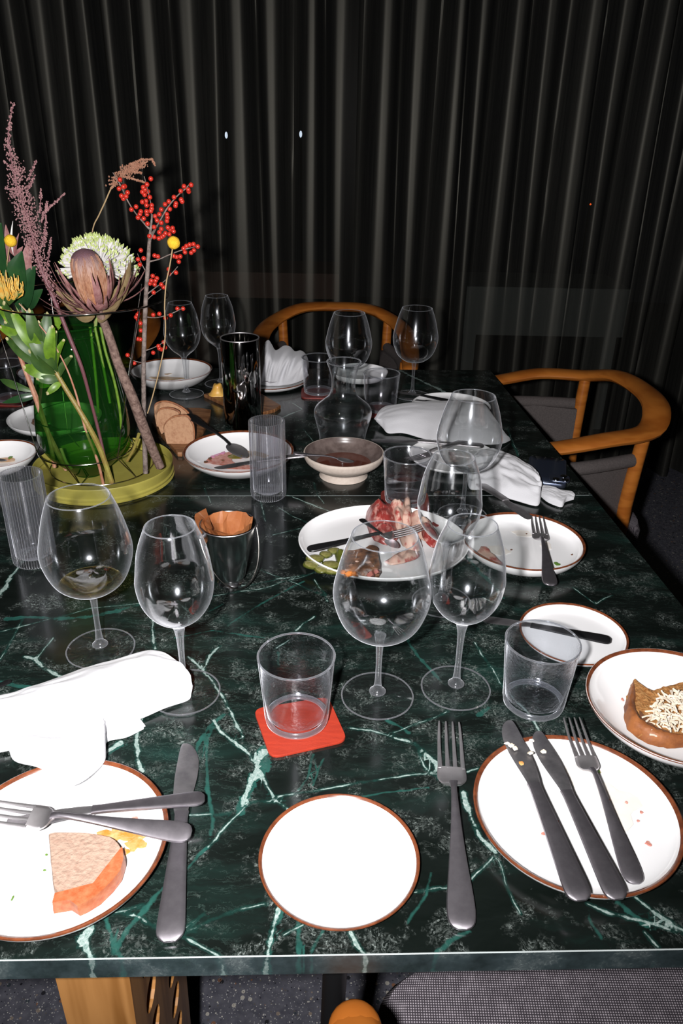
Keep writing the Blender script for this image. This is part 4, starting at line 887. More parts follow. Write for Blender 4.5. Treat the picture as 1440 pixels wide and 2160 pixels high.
# ================================================================= CUTLERY (unit length along +x from the working end)
def bar(st, n=12, pw=.55):
    "stations (x, width, z centre, thickness, yshift)"
    V, F = [], []
    for s in st:
        x, w_, z, t_ = s[:4]; ys = s[4] if len(s) > 4 else 0
        for i in range(n):
            a = 2 * pi * i / n; ca, sa = cos(a), sin(a)
            V.append((x, ys + w_ / 2 * abs(ca) ** pw * (1 if ca > 0 else -1), z + t_ / 2 * abs(sa) ** pw * (1 if sa > 0 else -1)))
    for k in range(len(st) - 1):
        for i in range(n):
            j = (i + 1) % n; F.append((k * n + i, k * n + j, (k + 1) * n + j, (k + 1) * n + i))
    F.append(tuple(reversed(range(n)))); F.append(tuple(range((len(st) - 1) * n, len(st) * n))); return V, F
HZ = [(.42, .030, .058, .020), (.50, .032, .052, .020), (.62, .048, .040, .020), (.75, .072, .028, .020), (.86, .094, .021, .020), (.93, .103, .017, .020), (.97, .096, .015, .019), (.99, .072, .013, .016), (1.0, .035, .012, .009)]
def cutlery(kind, a, b, label, up=None, roll=0, hmat='grey', mirror=1, flip=False):
    a, b = Vector(a), Vector(b); Lg = (b - a).length; X = (b - a).normalized()
    Z = Vector((0, 0, 1)); Z = (Z - X * Z.dot(X)).normalized(); Y = Z.cross(X)
    if roll: q = Matrix.Rotation(roll, 3, X); Z = q @ Z; Y = q @ Y
    t = thing(kind, a, label, 'spoon' if kind == 'spoon' else kind.split('_')[-1])
    def put(name, VF, mat, par=t, lab=None):
        V = [tuple(a + X * (v[0] * Lg) + Y * (v[1] * Lg * mirror) + Z * ((-v[2] + .05 if flip else v[2]) * Lg)) for v in VF[0]]
        F = VF[1] if (mirror > 0) != flip else [tuple(reversed(f)) for f in VF[1]]
        return part(name, V, F, mat, par, label=lab)
    if kind == 'fork':
        put('handle', bar(smoothprof([(.36, .034, .046, .022), (.40, .024, .056, .024)] + [(x, w_, z, t_) for x, w_, z, t_ in HZ[1:]], 2)), hmat)
        put('head', bar(smoothprof([(.255, .118, .022, .012), (.29, .124, .016, .012), (.32, .118, .015, .013), (.345, .085, .020, .016), (.365, .040, .036, .021), (.38, .028, .048, .023)], 3)), 'steel')
        for i in range(4):
            y = (-1.5 + i) * .0325
            put('tine', bar(smoothprof([(.0, .007, .050, .005, y * .92), (.03, .011, .046, .007, y * .95), (.12, .0150, .030, .010, y), (.22, .0185, .022, .012, y), (.262, .020, .021, .012, y)], 2), 8, .8), 'steel')
    elif kind == 'spoon':
        put('handle', bar(smoothprof([(.27, .030, .036, .018), (.36, .024, .052, .020)] + [(x, w_, z, t_) for x, w_, z, t_ in HZ[1:]], 2)), hmat)
        V, F = [], []; n = 24; rings = 7
        for side in (0, 1):
            for k in range(rings):
                s = (k + .15) / (rings - .85)
                for i in range(n):
                    an = 2 * pi * i / n; ex = .145 * (1 + .0 * cos(an)); V.append((.148 + ex * s * cos(an), .088 * s * sin(an) * (1 - .12 * cos(an) * -1), .034 - .030 * (1 - s * s) + (0 if side else .004)))
        for side in (0, 1):
            o0 = side * rings * n
            for k in range(rings - 1):
                for i in range(n):
                    j = (i + 1) % n; f = (o0 + k * n + i, o0 + k * n + j, o0 + (k + 1) * n + j, o0 + (k + 1) * n + i); F.append(f if side == 0 else tuple(reversed(f)))
            F.append(tuple(range(o0, o0 + n)) if side else tuple(reversed(range(o0, o0 + n))))
        e0_ = (rings - 1) * n; e1_ = rings * n + (rings - 1) * n
        for i in range(n): F.append((e0_ + i, e0_ + (i + 1) % n, e1_ + (i + 1) % n, e1_ + i))
        put('spoon_bowl', (V, F), 'steel')
    else:
        put('handle', bar(smoothprof([(.425, .062, .028, .020), (.46, .056, .028, .022), (.60, .068, .026, .024), (.78, .088, .022, .024), (.90, .102, .019, .024), (.96, .104, .017, .022), (.985, .084, .015, .018), (1.0, .045, .014, .010)], 2), 16), hmat)
        put('blade', bar(smoothprof([(.0, .020, .012, .003, .018), (.012, .045, .012, .004, .012), (.05, .074, .013, .005, .003), (.12, .096, .015, .006, -.004), (.22, .100, .018, .007, -.002), (.34, .080, .022, .009, .004), (.41, .062, .026, .011, .004), (.43, .058, .027, .013, 0)], 2), 12, .9), 'blade')
    return t
P = lambda u, v, z=0.0: at(u, v, z)
cutlery('fork', P(945, 1540, .001), P(974, 1966, .001), 'fork lying alone on the marble right of the empty side plate')
cutlery('knife', P(399, 1572, .0005), P(358, 1992, .0005), 'knife lying on the marble across from the near left plate, under two handles', mirror=-1)
cutlery('knife', P(14, 1740, .018), P(432, 1688, .021), 'knife resting on the near left plate above the fork', roll=radians(-6))
cutlery('fork', P(-48, 1716, .021), P(404, 1762, .019), 'fork resting on the near left plate against the bread', roll=radians(10))
cutlery('knife', P(1066, 1524, .022), P(1224, 1905, .020), 'knife smeared with food, leftmost on the near right plate')
cutlery('knife', P(1128, 1546, .022), P(1303, 1902, .020), 'knife smeared with food, between the other knife and the fork on the near right plate')
cutlery('fork', P(1202, 1527, .022), P(1340, 1868, .008), 'fork with its tines over the far rim of the near right plate')
cutlery('knife', P(1003, 1305, .001), P(1287, 1355, .016), 'dark butter knife across the right side plate', hmat='black')
cutlery('fork', P(1131, 1100, .020), P(1160, 1238, .022), 'fork hanging over the near rim of the shallow right dish')
cutlery('knife', P(1118, 1098, .030), P(1005, 1020, .004), 'knife lying from the napkin onto the shallow right dish', hmat='steel')
cutlery('fork', P(890, 1080 + 42, .030), P(648, 1162, .020), 'dark-handled serving fork among the ham on the platter', hmat='black')
cutlery('spoon', P(838, 1160, .022), P(760, 1096, .030), 'dark serving spoon lying beside the ham on the platter', hmat='black')
cutlery('spoon', P(520, 972, .016), P(394, 876, .062), 'dark-handled spoon leaning out of the pink-stained bowl', hmat='black')
cutlery('knife', P(452, 990, .030), P(648, 962, .052), 'thin spreading knife lying in the pink-stained bowl', hmat='steel')
cutlery('spoon', P(745, 978, .030), P(618, 957, .058), 'spoon resting in the stoneware bowl with its handle over the left rim')
cutlery('knife', P(782, 931, .001), P(1020, 944, .012), 'knife lying in front of the rolled napkin, behind the water tumbler', hmat='steel')
cutlery('fork', P(858, 978, .012), P(985, 930, .016), 'fork on the half hidden plate, seen through the water tumbler', hmat='steel')
cutlery('knife', P(835, 828, .006), P(965, 852, .016), 'rear one of two dark knives over the back right plate', hmat='black')
cutlery('knife', P(852, 842, .006), P(960, 858, .016), 'front one of two dark knives over the back right plate', hmat='black')
cutlery('fork', P(590, 806, .016), P(520, 812, .020), 'fork under the crumpled napkin on the far plate')
cutlery('knife', P(-120, 1500, .001), P(24, 1437, .003), 'dark knife handle showing at the left edge beside the rolled napkin', hmat='black')
cutlery('spoon', P(14, 974, .012), P(-90, 968, .040), 'spoon in the orange sauce bowl at the left edge')

# ================================================================= NAPKINS
def cloth(sections, name, label, K=26, sub=6, fold=.0022, seed=0, th=.0016, freq=3.0):
    """sections: (A point, B point, bulge, skew); cloth arches from A (far) to B (near)"""
    rows = [(*s[0], *s[1], s[2], s[3] if len(s) > 3 else .5) for s in sections]
    q = smoothprof(rows, sub); V, F = [], []
    for r_i, r in enumerate(q):
        A, B = Vector(r[0:3]), Vector(r[3:6]); u = r_i / (len(q) - 1)
        for k in range(K + 1):
            s = k / K; sk = s ** (math.log(.5) / math.log(min(.85, max(.15, r[7]))))
            h = r[6] * sin(pi * sk) ** .75
            n1 = noise.noise(Vector((u * 2.3 + seed, s * freq, seed))); n2 = noise.noise(Vector((u * 5 + seed * 2, s * freq * 2.4, 4 + seed)))
            p = A.lerp(B, s); e = min(1, 6 * s, 6 * (1 - s))
            rg = (1 - abs(n2) * 2.2)
            p.z += max(0, h + (fold * 3 * n1 + fold * 1.6 * rg * rg) * e * (1 if r[6] > .003 else .35)); V.append(tuple(p))
    W = K + 1; R_ = len(q)
    for j in range(R_ - 1):
        for k in range(K): F.append((j * W + k, (j + 1) * W + k, (j + 1) * W + k + 1, j * W + k + 1))
    o = part(name, V, F, 'linen'); tag(o, label, 'napkin', 'white linen napkins')
    o.data.set_sharp_from_angle(angle=radians(180))
    md = o.modifiers.new('cloth_thickness', 'SOLIDIFY'); md.thickness = th; md.offset = 1
    m2 = o.modifiers.new('soft', 'SUBSURF'); m2.levels = 1; m2.render_levels = 1
    return o
z1 = .003
nA = cloth([(P(405, 1440, .024), P(404, 1446, .018), .001), (P(393, 1414, .040), P(402, 1462, .010), .006), (P(358, 1388, .040), P(396, 1478, z1), .016), (P(320, 1378, .026), P(350, 1494, z1), .024), (P(250, 1402, z1), P(290, 1520, z1), .034), (P(170, 1422, z1), P(220, 1540, z1), .034), (P(90, 1450, z1), P(120, 1560, z1), .032), (P(20, 1478, z1), P(40, 1580, z1), .030), (P(-80, 1500, z1), P(-60, 1600, z1), .028)],
      'napkin', 'white napkin loosely rolled, pointing at the near tulip glass', seed=1, fold=.0030)
nB = cloth([(P(306, 1534, z1), P(303, 1538, z1), .0005), (P(272, 1496, z1), P(268, 1556, z1), .003), (P(226, 1500, .006), P(222, 1568, z1), .006), (P(214, 1510, .010), P(217, 1612, .023), .006), (P(140, 1520, .012), P(150, 1660, .024), .006), (P(95, 1540, .012), P(88, 1622, .024), .008), (P(60, 1545, .012), P(32, 1606, .008), .008), (P(10, 1550, .010), P(8, 1572, z1), .006), (P(-90, 1560, z1), P(-90, 1590, z1), .004)],
      'napkin_flap', 'x', seed=5, fold=.0014)
for k_ in ('label', 'category', 'group'): del nB[k_]
nB.parent = nA; nB.location = nB.location - nA.location
cloth([(P(789, 884, .028), P(792, 888, .012), .001), (P(800, 866, .024), P(806, 902, .008), .010), (P(816, 858, .022), P(818, 914, .004), .020), (P(850, 858, .020), P(850, 914, .004), .030), (P(890, 855, .020), P(892, 926, .004), .036), (P(940, 852, .020), P(930, 934, .014), .038), (P(990, 850, .020), P(985, 936, .016), .038), (P(1018, 854, .020), P(1025, 938, .014), .032), (P(1036, 880, .016), P(1060, 936, .006), .018), (P(1052, 915, .008), P(1078, 928, .003), .004)],
      'napkin', 'white napkin rolled flat beside the carafe, behind the right balloon glass', seed=9, fold=.0012)
cloth([(P(975, 985, .030), P(985, 1008, .012), .008), (P(1000, 962, .026), P(990, 1032, z1), .022), (P(1030, 952, .026), P(1020, 1034, z1), .026), (P(1058, 956, .024), P(1050, 1046, z1), .026), (P(1090, 970, .020), P(1085, 1056, z1), .024), (P(1125, 992, .018), P(1132, 1068, z1), .020), (P(1136, 1008, .018), P(1140, 1052, .006), .014)],
      'napkin', 'white napkin with fanned pleats lying against the phone at the right', seed=14, fold=.0045, freq=7)
cloth([(P(1134, 1022, .008), P(1138, 1046, .003), .004), (P(1160, 1026, .012), P(1155, 1060, .003), .008), (P(1180, 1032, .012), P(1184, 1070, .003), .008), (P(1205, 1036, .010), P(1192, 1060, .003), .006), (P(1213, 1044, .008), P(1210, 1054, .004), .002)],
      'napkin', 'end of the second folded napkin nearest the right table edge', seed=19, fold=.0012)
# crumpled napkin standing on the far plate
def crumple_far():
    Yc = NPc[1]; top = [(548, 770), (556, 727), (566, 716), (574, 726), (582, 738), (598, 728), (612, 730), (622, 740), (634, 738), (645, 746), (652, 766), (650, 786)]
    botm = [(548, 812), (558, 814), (566, 815), (575, 815), (584, 815), (595, 814), (606, 813), (616, 811), (626, 808), (636, 804), (645, 798), (650, 792)]
    secs = []
    for i, (a, b) in enumerate(zip(top, botm)):
        A = atY(a[0], a[1], Yc + .035); B = atY(b[0], b[1], Yc - .045); secs.append((A, B))
    V, F = [], []; q = smoothprof([(*a, *b) for a, b in secs], 5); K = 20
    for j, r in enumerate(q):
        for k in range(K + 1):
            s = k / K; p = Vector(r[:3]).lerp(Vector(r[3:]), s); u = j / len(q)
            d_ = noise.noise(Vector((u * 9 + s * 3, s * 1.2, 3))); e = sin(pi * s)
            p.y -= .030 * e + .016 * (1 - abs(d_) * 2.4) * e; p.z += .022 * e
            V.append(tuple(p))
    W = K + 1
    for j in range(len(q) - 1):
        for k in range(K): F.append((j * W + k, j * W + k + 1, (j + 1) * W + k + 1, (j + 1) * W + k))
    o = part('napkin', V, F, 'linen'); tag(o, 'white napkin crumpled into a peak on the far plate, right of the steel shaker', 'napkin', 'white linen napkins')
    o.data.set_sharp_from_angle(angle=radians(180))
    md = o.modifiers.new('cloth_thickness', 'SOLIDIFY'); md.thickness = .003; m2 = o.modifiers.new('soft', 'SUBSURF'); m2.levels = 1; m2.render_levels = 1
crumple_far()

# ================================================================= PHONE
q = [P(1098, 966, 0), P(1183, 980, 0), P(1204, 1032, 0), P(1128, 1022, 0)]
ctr = sum(q) / 4; PH = thing('phone', (ctr[0], ctr[1], TZ), 'dark blue phone lying face down beside the pleated napkin', 'phone')
def rrect(cx_, cy_, w_, h_, rot, r_, z, n=5):
    out = []
    for (sx, sy, a0) in ((1, 1, 0), (-1, 1, 90), (-1, -1, 180), (1, -1, 270)):
        for k in range(n):
            a = radians(a0 + 90 * k / (n - 1)); x = sx * (w_ / 2 - r_) + r_ * cos(a); y = sy * (h_ / 2 - r_) + r_ * sin(a)
            out.append((cx_ + x * cos(rot) - y * sin(rot), cy_ + x * sin(rot) + y * cos(rot), z))
    return out
ra = radians(-14)
part('case', *slab(rrect(ctr[0], ctr[1], .078, .140, ra, .011, TZ + .0005), .0085, bev=.04), 'phonem', PH)
part('glass_back', *slab(rrect(ctr[0], ctr[1] + .002, .070, .132, ra, .009, TZ + .0088), .0012, bev=.02), 'phone', PH)
part('camera_block', *slab(rrect(ctr[0] + .014 - .018 * 0, ctr[1] - .047, .040, .036, ra, .008, TZ + .0098), .0015, bev=.05), 'phonem', PH)
for dx, dy in ((.005, -.055), (.023, -.058), (.024, -.040)):
    part('lens', *lathe([(.0006, 0), (.007, 0), (.007, .002), (.0055, .0026), (.0006, .0024)], (ctr[0] + dx, ctr[1] + dy, TZ + .0112), n=24), 'chrome', PH)

# ================================================================= FOOD
zc1 = .0050
# near left plate
bp_ = [(106, 1776), (128, 1772), (200, 1776), (238, 1784), (262, 1808), (258, 1835), (236, 1872), (208, 1898), (178, 1908), (150, 1916), (122, 1905), (114, 1862), (110, 1815)]
BRD = part('bread_slice', *slab([P(u, v, .008) for u, v in bp_], .013, bev=.10, jit=.05, seed=3, dens=3), 'crumbp'); tag(BRD, 'torn quarter slice of pale rye bread on the near left plate', 'bread')
cr = [(262, 1806), (266, 1830), (258, 1858), (240, 1882), (212, 1908), (185, 1926), (168, 1934), (150, 1922), (112, 1928), (116, 1908), (150, 1910), (180, 1903), (208, 1888), (232, 1862), (250, 1836)]
part('crust', *slab([P(u, v, .0075) for u, v in cr], .015, bev=.08, jit=.08, seed=8), 'crustr', BRD, label='orange-brown crust')
stains(plD1, 'sauce', [(268, 1752, 34, 22), (288, 1780, 20, 16), (235, 1762, 30, 10), (262, 1798, 12, 10)], zc1, 'sauce_smear')
stains(plD1, 'redst', [(283, 1730, 9, 6), (252, 1800, 12, 5)], zc1 + .0006, 'sauce_smear'); stains(plD1, 'stain', [(190, 1757, 45, 12), (120, 1757, 40, 8)], zc1, 'sauce_smear')
stains(plD1, 'herb', [(94, 1836, 3, 2), (27, 1895, 2, 5), (98, 1804, 3, 2)], zc1, 'herb_bit', .001)
# near right plate
stains(plD2, 'stain', [(1095, 1665, 16, 20), (1110, 1720, 30, 30), (1220, 1640, 30, 30), (1300, 1700, 55, 45)], zc1, 'sauce_smear', .0003)
stains(plD2, 'redst', [(1262, 1628, 4, 4), (1282, 1688, 5, 3), (1352, 1714, 4, 3), (1367, 1780, 6, 5), (1147, 1760, 6, 3), (1345, 1733, 3, 2), (1175, 1735, 3, 3), (1320, 1694, 3, 2)], zc1 + .0004, 'food_crumb', .0008)
stains(plD2, 'herb', [(1262, 1628, 3, 4), (1302, 1763, 4, 4)], zc1 + .001, 'herb_bit', .001)
for (u, v, mt) in ((1078, 1572, 'cheese'), (1086, 1578, 'cheese'), (1070, 1568, 'stain'), (1122, 1562, 'stain'), (1145, 1585, 'cheese'), (1118, 1588, 'cheese'), (1100, 1610, 'sauce')):
    c_ = P(u, v, .029); o = part('food_bit', *ico(c_, .0028, 1, (1.3, 1, .5), .6, u), mt); tag(o, {1078: 'largest pale crumb stuck to the left smeared knife blade', 1086: 'pale crumb right of the largest one on the left smeared knife', 1070: 'pale crumb nearest the tip of the left smeared knife', 1122: 'yellowish smear bit at the tip of the middle knife', 1145: 'cheese crumb at the right side of the middle knife blade', 1118: 'cheese crumb at the left side of the middle knife blade', 1100: 'orange crumb lowest on the left smeared knife blade'}[u], 'food', 'food bits on the smeared knives')
# cheese toast in the right bowl
zb = .012
to = [(1332, 1446), (1322, 1470), (1316, 1505), (1323, 1538), (1345, 1560), (1378, 1574), (1420, 1578), (1465, 1570), (1500, 1545), (1520, 1500), (1500, 1460), (1450, 1452), (1400, 1462), (1375, 1470), (1352, 1462)]
def rough_slab(poly, z, h, mat, nm, root=None, seed=1, amp=.0022, rings=9, sub=5, rim=0.0):
    c_ = np.array([P(u, v, z) for u, v in poly]); cen = Vector(c_.mean(0)); q = smoothprof([tuple(p) for p in c_] + [tuple(c_[0])], sub)[:-1]; n = len(q); V, F = [], []
    for k in range(3):
        for p in q:
            w_ = cen + (Vector(p) - cen) * (.96, 1.0, .99)[k]; w_.z += h * (0, .35, .85)[k]
            w_ += (w_ - cen).normalized() * amp * 1.2 * noise.noise(w_ * 160 + Vector((seed, 0, 0))); V.append(tuple(w_))
    for r in range(rings):
        s_ = .95 * (1 - r / rings) + .01
        for p in q:
            w_ = cen + (Vector(p) - cen) * s_; w_.z += h * (1 + rim * (s_ ** 6)) + amp * (noise.noise(w_ * 190 + Vector((seed, 3, 0))) + .8 * noise.noise(w_ * 420)); V.append(tuple(w_))
    for k in range(2 + rings):
        for i in range(n): F.append((k * n + i, k * n + (i + 1) % n, (k + 1) * n + (i + 1) % n, (k + 1) * n + i))
    F.append(tuple(range((2 + rings) * n, (3 + rings) * n))); F.append(tuple(reversed(range(n))))
    return part(nm, V, F, mat, root)
TO = rough_slab(to, zb, .012, 'toastc', 'toast', seed=3, rings=10); tag(TO, 'brown toasted bread half eaten in the right-hand bowl', 'bread')
cu = [(1334, 1442), (1322, 1470), (1314, 1508), (1322, 1542), (1346, 1564), (1380, 1578), (1430, 1582), (1480, 1572), (1478, 1552), (1425, 1562), (1384, 1556), (1354, 1538), (1338, 1508), (1340, 1476)]
V, F = [], []
arc_o = smoothprof([tuple(P(u, v, zb)) for u, v in cu[:8]], 6); arc_i = smoothprof([tuple(P(u, v, zb)) for u, v in reversed([cu[0]] + cu[8:][::1])], 6)[::1]
arc_i = smoothprof([tuple(P(u, v, zb)) for u, v in (cu[0], cu[13], cu[12], cu[11], cu[10], cu[9], cu[8])], 7); m_ = min(len(arc_o), len(arc_i)); arc_o, arc_i = arc_o[:m_], arc_i[:m_]
for j in range(m_):
    A_, B_ = Vector(arc_o[j]), Vector(arc_i[j]); e_ = sin(pi * j / (m_ - 1)) ** .4
    for k in range(9):
        t_ = k / 8; w_ = A_.lerp(B_, t_); w_.z += .001 + .020 * e_ * sin(pi * (.12 + .80 * t_)) ** .7 * (0.25 if k in (0,) else 1); w_ += Vector((noise.noise(w_ * 170), noise.noise(w_ * 150 + Vector((4, 0, 0))), noise.noise(w_ * 200))) * .0018; V.append(tuple(w_))
F = [(j * 9 + k, j * 9 + k + 1, (j + 1) * 9 + k + 1, (j + 1) * 9 + k) for j in range(m_ - 1) for k in range(8)]
part('crust', V, F, 'crust', TO, label='thick browned crust')
ch_ = [(1348, 1500), (1352, 1520), (1366, 1540), (1392, 1554), (1425, 1558), (1424, 1550), (1396, 1545), (1372, 1530), (1358, 1512)]
part('charred_line', *slab([P(u, v, zb + .013) for u, v in ch_], .0012, bev=.2, jit=.3), 'speck', TO)
ms = []
for i in range(260):
    a = rnd.uniform(0, 2 * pi); k = sqrt(rnd.random()); u = 1432 + 58 * k * cos(a); v = 1500 + 42 * k * sin(a)
    if i > 225: u = rnd.uniform(1362, 1420); v = rnd.uniform(1500, 1555)
    c_ = P(u, v, .030 + rnd.uniform(-.004, .007) - (.008 if i > 225 else 0)); dr = rnd.uniform(0, pi); l_ = rnd.uniform(.003, .007); dz = rnd.uniform(-.002, .002)
    ms.append(tube([c_ - np.array([cos(dr) * l_, sin(dr) * l_, dz]), c_ + np.array([0, 0, .001]), c_ + np.array([cos(dr) * l_, sin(dr) * l_, dz])], .0011, 5, 1))
V, F = merge(*ms); CH = part('grated_cheese', V, F, 'cheese'); tag(CH, 'heap of grated pale cheese on the toast in the right bowl', 'cheese'); CH['kind'] = 'stuff'
stains(BR, 'herb', [(1290, 1463, 5, 5), (1395, 1478, 4, 3)], .008, 'herb_bit', .001); stains(BR, 'redst', [(1314, 1405, 4, 3), (1352, 1433, 10, 5), (1312, 1476, 3, 3), (1428, 1424, 4, 5), (1330, 1530, 2, 2)], .010, 'food_crumb', .0008)
# right shallow dish
stains(PR, 'stain', [(1100, 1125, 22, 8), (1050, 1160, 25, 10), (1150, 1150, 12, 8)], .0068, 'sauce_smear', .0003); stains(PR, 'speck', [(1078, 1160, 3, 1), (1110, 1126, 2, 1), (1208, 1171, 4, 2), (1100, 1105, 2, 1)], .0072, 'food_crumb', .0008)
stains(PR, 'herb', [(1175, 1190, 7, 3)], .009, 'herb_bit', .001)
o = part('fish_skin', *slab([P(u, v, .009) for u, v in ((1000, 1172), (1008, 1160), (1024, 1158), (1036, 1166), (1048, 1180), (1060, 1192), (1040, 1190), (1018, 1182))], .004, bev=.3, jit=.4, dens=2), 'fat'); tag(o, 'scrap of pinkish leftover skin at the left of the shallow dish', 'food')
# ham platter
zp = .006
def ham(poly, mat, lab, h=.010, seed=1, z=zp, rip=.006, nm='ham_slice', fat=None):
    c_ = np.array([P(u, v, z) for u, v in poly]); n = len(c_); cen = c_.mean(0); V, F = [], []
    q = smoothprof([tuple(p) for p in c_] + [tuple(c_[0])], 4)[:-1]; n = len(q); R_ = 7
    for k in range(R_ + 1):
        s = 1 - k / (R_ + .6)
        for i, p in enumerate(q):
            p = Vector(p); w_ = Vector(cen).lerp(p, s); f = noise.noise(w_ * 55 + Vector((seed * 3, 0, 0))); g_ = 1 - 2 * abs(noise.noise(w_ * 38 + Vector((0, seed * 5, 0))))
            w_.z += h * (1 - s ** 3) + rip * (f + .8 * g_) * (.35 + .65 * (1 - s)) + (.0 if k else .002); V.append(tuple(w_))
    for k in range(R_):
        for i in range(n): F.append((k * n + i, k * n + (i + 1) % n, (k + 1) * n + (i + 1) % n, (k + 1) * n + i))
    F.append(tuple(range(R_ * n, (R_ + 1) * n)))
    o = part(nm, V, F, mat); tag(o, lab, 'ham' if nm == 'ham_slice' else 'food', 'cured ham on the platter' if nm == 'ham_slice' else None)
    md = o.modifiers.new('slice_thickness', 'SOLIDIFY'); md.thickness = .0014; return o
ham([(771, 1104), (776, 1080), (790, 1074), (815, 1082), (834, 1080), (842, 1100), (836, 1125), (815, 1138), (790, 1142), (778, 1125)], 'ham', 'dark red folded ham slice, leftmost in the pile', .028, 1, rip=.012)
ham([(785, 1125), (790, 1112), (812, 1108), (836, 1116), (840, 1138), (820, 1152), (800, 1150), (788, 1142)], 'ham', 'dark red ham slice in front of the leftmost one', .018, 2, rip=.010)
ham([(812, 1078), (830, 1070), (850, 1072), (858, 1090), (850, 1120), (838, 1128), (828, 1110), (818, 1095)], 'fat', 'pale pink ham slice in the middle of the pile', .026, 3, rip=.010)
ham([(846, 1120), (850, 1070), (854, 1056), (862, 1056), (866, 1080), (866, 1115), (858, 1125)], 'fat', 'strip of ham fat standing up at the back of the pile', .022, 4, rip=.006)
ham([(860, 1085), (880, 1092), (900, 1105), (920, 1128), (922, 1145), (905, 1152), (885, 1138), (868, 1118)], 'fat', 'mottled ham slice trailing to the right of the pile', .016, 5, rip=.012)
ham([(888, 1108), (905, 1112), (922, 1132), (926, 1150), (908, 1156), (892, 1140)], 'ham', 'red end of the ham slice at the right of the platter', .012, 6, z=.014, rip=.010)
ham([(838, 1125), (862, 1118), (885, 1140), (888, 1160), (872, 1168), (850, 1155)], 'fat', 'creased pale ham slice in front, beside the fork', .014, 7, rip=.010)
ham([(810, 1190), (840, 1172), (870, 1160), (885, 1168), (880, 1182), (850, 1192), (825, 1196)], 'fat', 'flat pink ham slice nearest the balloon glass', .008, 8, rip=.008)
ham([(905, 1102), (930, 1100), (955, 1106), (940, 1112), (918, 1112)], 'ham', 'small shred of ham seen through the middle tulip glass', .006, 9, rip=.006)
def pick(u, v, ru, rv, rot, lab, z=.010):
    c_ = P(u, v, z); s = pj(c_)[2] / FPX; rx, ry = ru * s * 1.15, rv * s * 1.85
    pts = [(a, b, c_[2]) for a, b in blobpoly(c_[0], c_[1], rx, ry, 16, .15, seed=u, rot=rot)]
    o = part('pickle_slice', *slab(pts, .006, up=(.15, -.35, 1), bev=.5, bulge=.001), 'peel'); tag(o, lab, 'pickle', 'pickle slices on the platter')
    pts = [(a, b, c_[2]) for a, b in blobpoly(c_[0] + .0005, c_[1] - .002, rx * .86, ry * .80, 16, .12, seed=u, rot=rot)]
    part('flesh', *slab([(p[0] + .001, p[1] - .002, p[2] + .0052) for p in pts], .0016, up=(.15, -.35, 1), bev=.4, bulge=.0008), 'pickle', o)
pick(664, 1181, 17, 9, .15, 'pickle slice under the dark fork handle, leftmost but one'); pick(686, 1172, 11, 8, .5, 'pale pickle slice behind the others'); pick(702, 1164, 12, 7, .9, 'pickle slice standing against the dark one')
pick(697, 1194, 18, 9, -.1, 'large wet pickle slice with a dark speck'); pick(655, 1194, 17, 8, -.7, 'leftmost pickle slice hanging to the platter rim'); pick(676, 1204, 14, 7, -.5, 'pickle slice at the near rim of the platter'); pick(700, 1208, 16, 5, 0, 'pickle slice nearest the terrine')
ham([(706, 1168), (722, 1164), (730, 1180), (726, 1196), (712, 1192)], 'peel', 'dark wilted pickle between the pickle slices and the terrine', .012, 12, nm='pickle_dark')
tr_ = [(724, 1205), (730, 1182), (752, 1178), (765, 1176), (778, 1170), (792, 1172), (800, 1185), (802, 1205), (798, 1222), (760, 1224), (726, 1222)]
TR = part('terrine', *slab([P(u, v - 4, .008) for u, v in tr_], .015, bev=.2, jit=.25, seed=6, dens=2), 'terrine'); tag(TR, 'coarse brown meat terrine at the near edge of the platter', 'terrine')
for (u, v, mt, s_) in ((735, 1212, 'carrot', .008), (722, 1208, 'carrot', .006), (748, 1213, 'carrot', .007), (782, 1213, 'meat', .008), (795, 1208, 'meat', .006), (752, 1188, 'fat', .005), (775, 1190, 'fat', .006), (740, 1195, 'speck', .005)):
    part('carrot_cube' if mt == 'carrot' else 'meat_piece', *ico(P(u, v - 2, .021), s_, 1, (1, .8, .7), .5, u), mt, TR)
# beet bowl
zk = .009
stains(PK, 'redst', [(455, 972, 42, 9), (485, 962, 30, 8), (425, 968, 16, 5), (500, 985, 40, 4)], zk, 'beet_stain', .0003); stains(PK, 'pink', [(455, 957, 10, 7), (462, 948, 7, 4), (448, 963, 6, 3), (470, 955, 5, 4)], zk + .0006, 'beet_stain', .0006)
stains(PK, 'speck', [(429, 957, 3, 2), (434, 975, 5, 2), (443, 968, 4, 2), (470, 972, 3, 1), (470, 925, 1.5, 1), (510, 932, 4, 3), (475, 942, 6, 3), (448, 950, 3, 1)], zk + .001, 'food_crumb', .0015)
stains(PK, 'brownst', [(520, 950, 30, 10), (608, 950, 10, 10), (560, 955, 30, 9)], zk, 'gravy_smear', .0008)
P0 = P(496, 963, .022); part('oil_pool', *slab([(a, b, P0[2]) for a, b in blobpoly(P0[0], P0[1], .016, .013, 14, .1)], .0008, bev=.3), 'olive', PK, label='olive oil in the spoon')
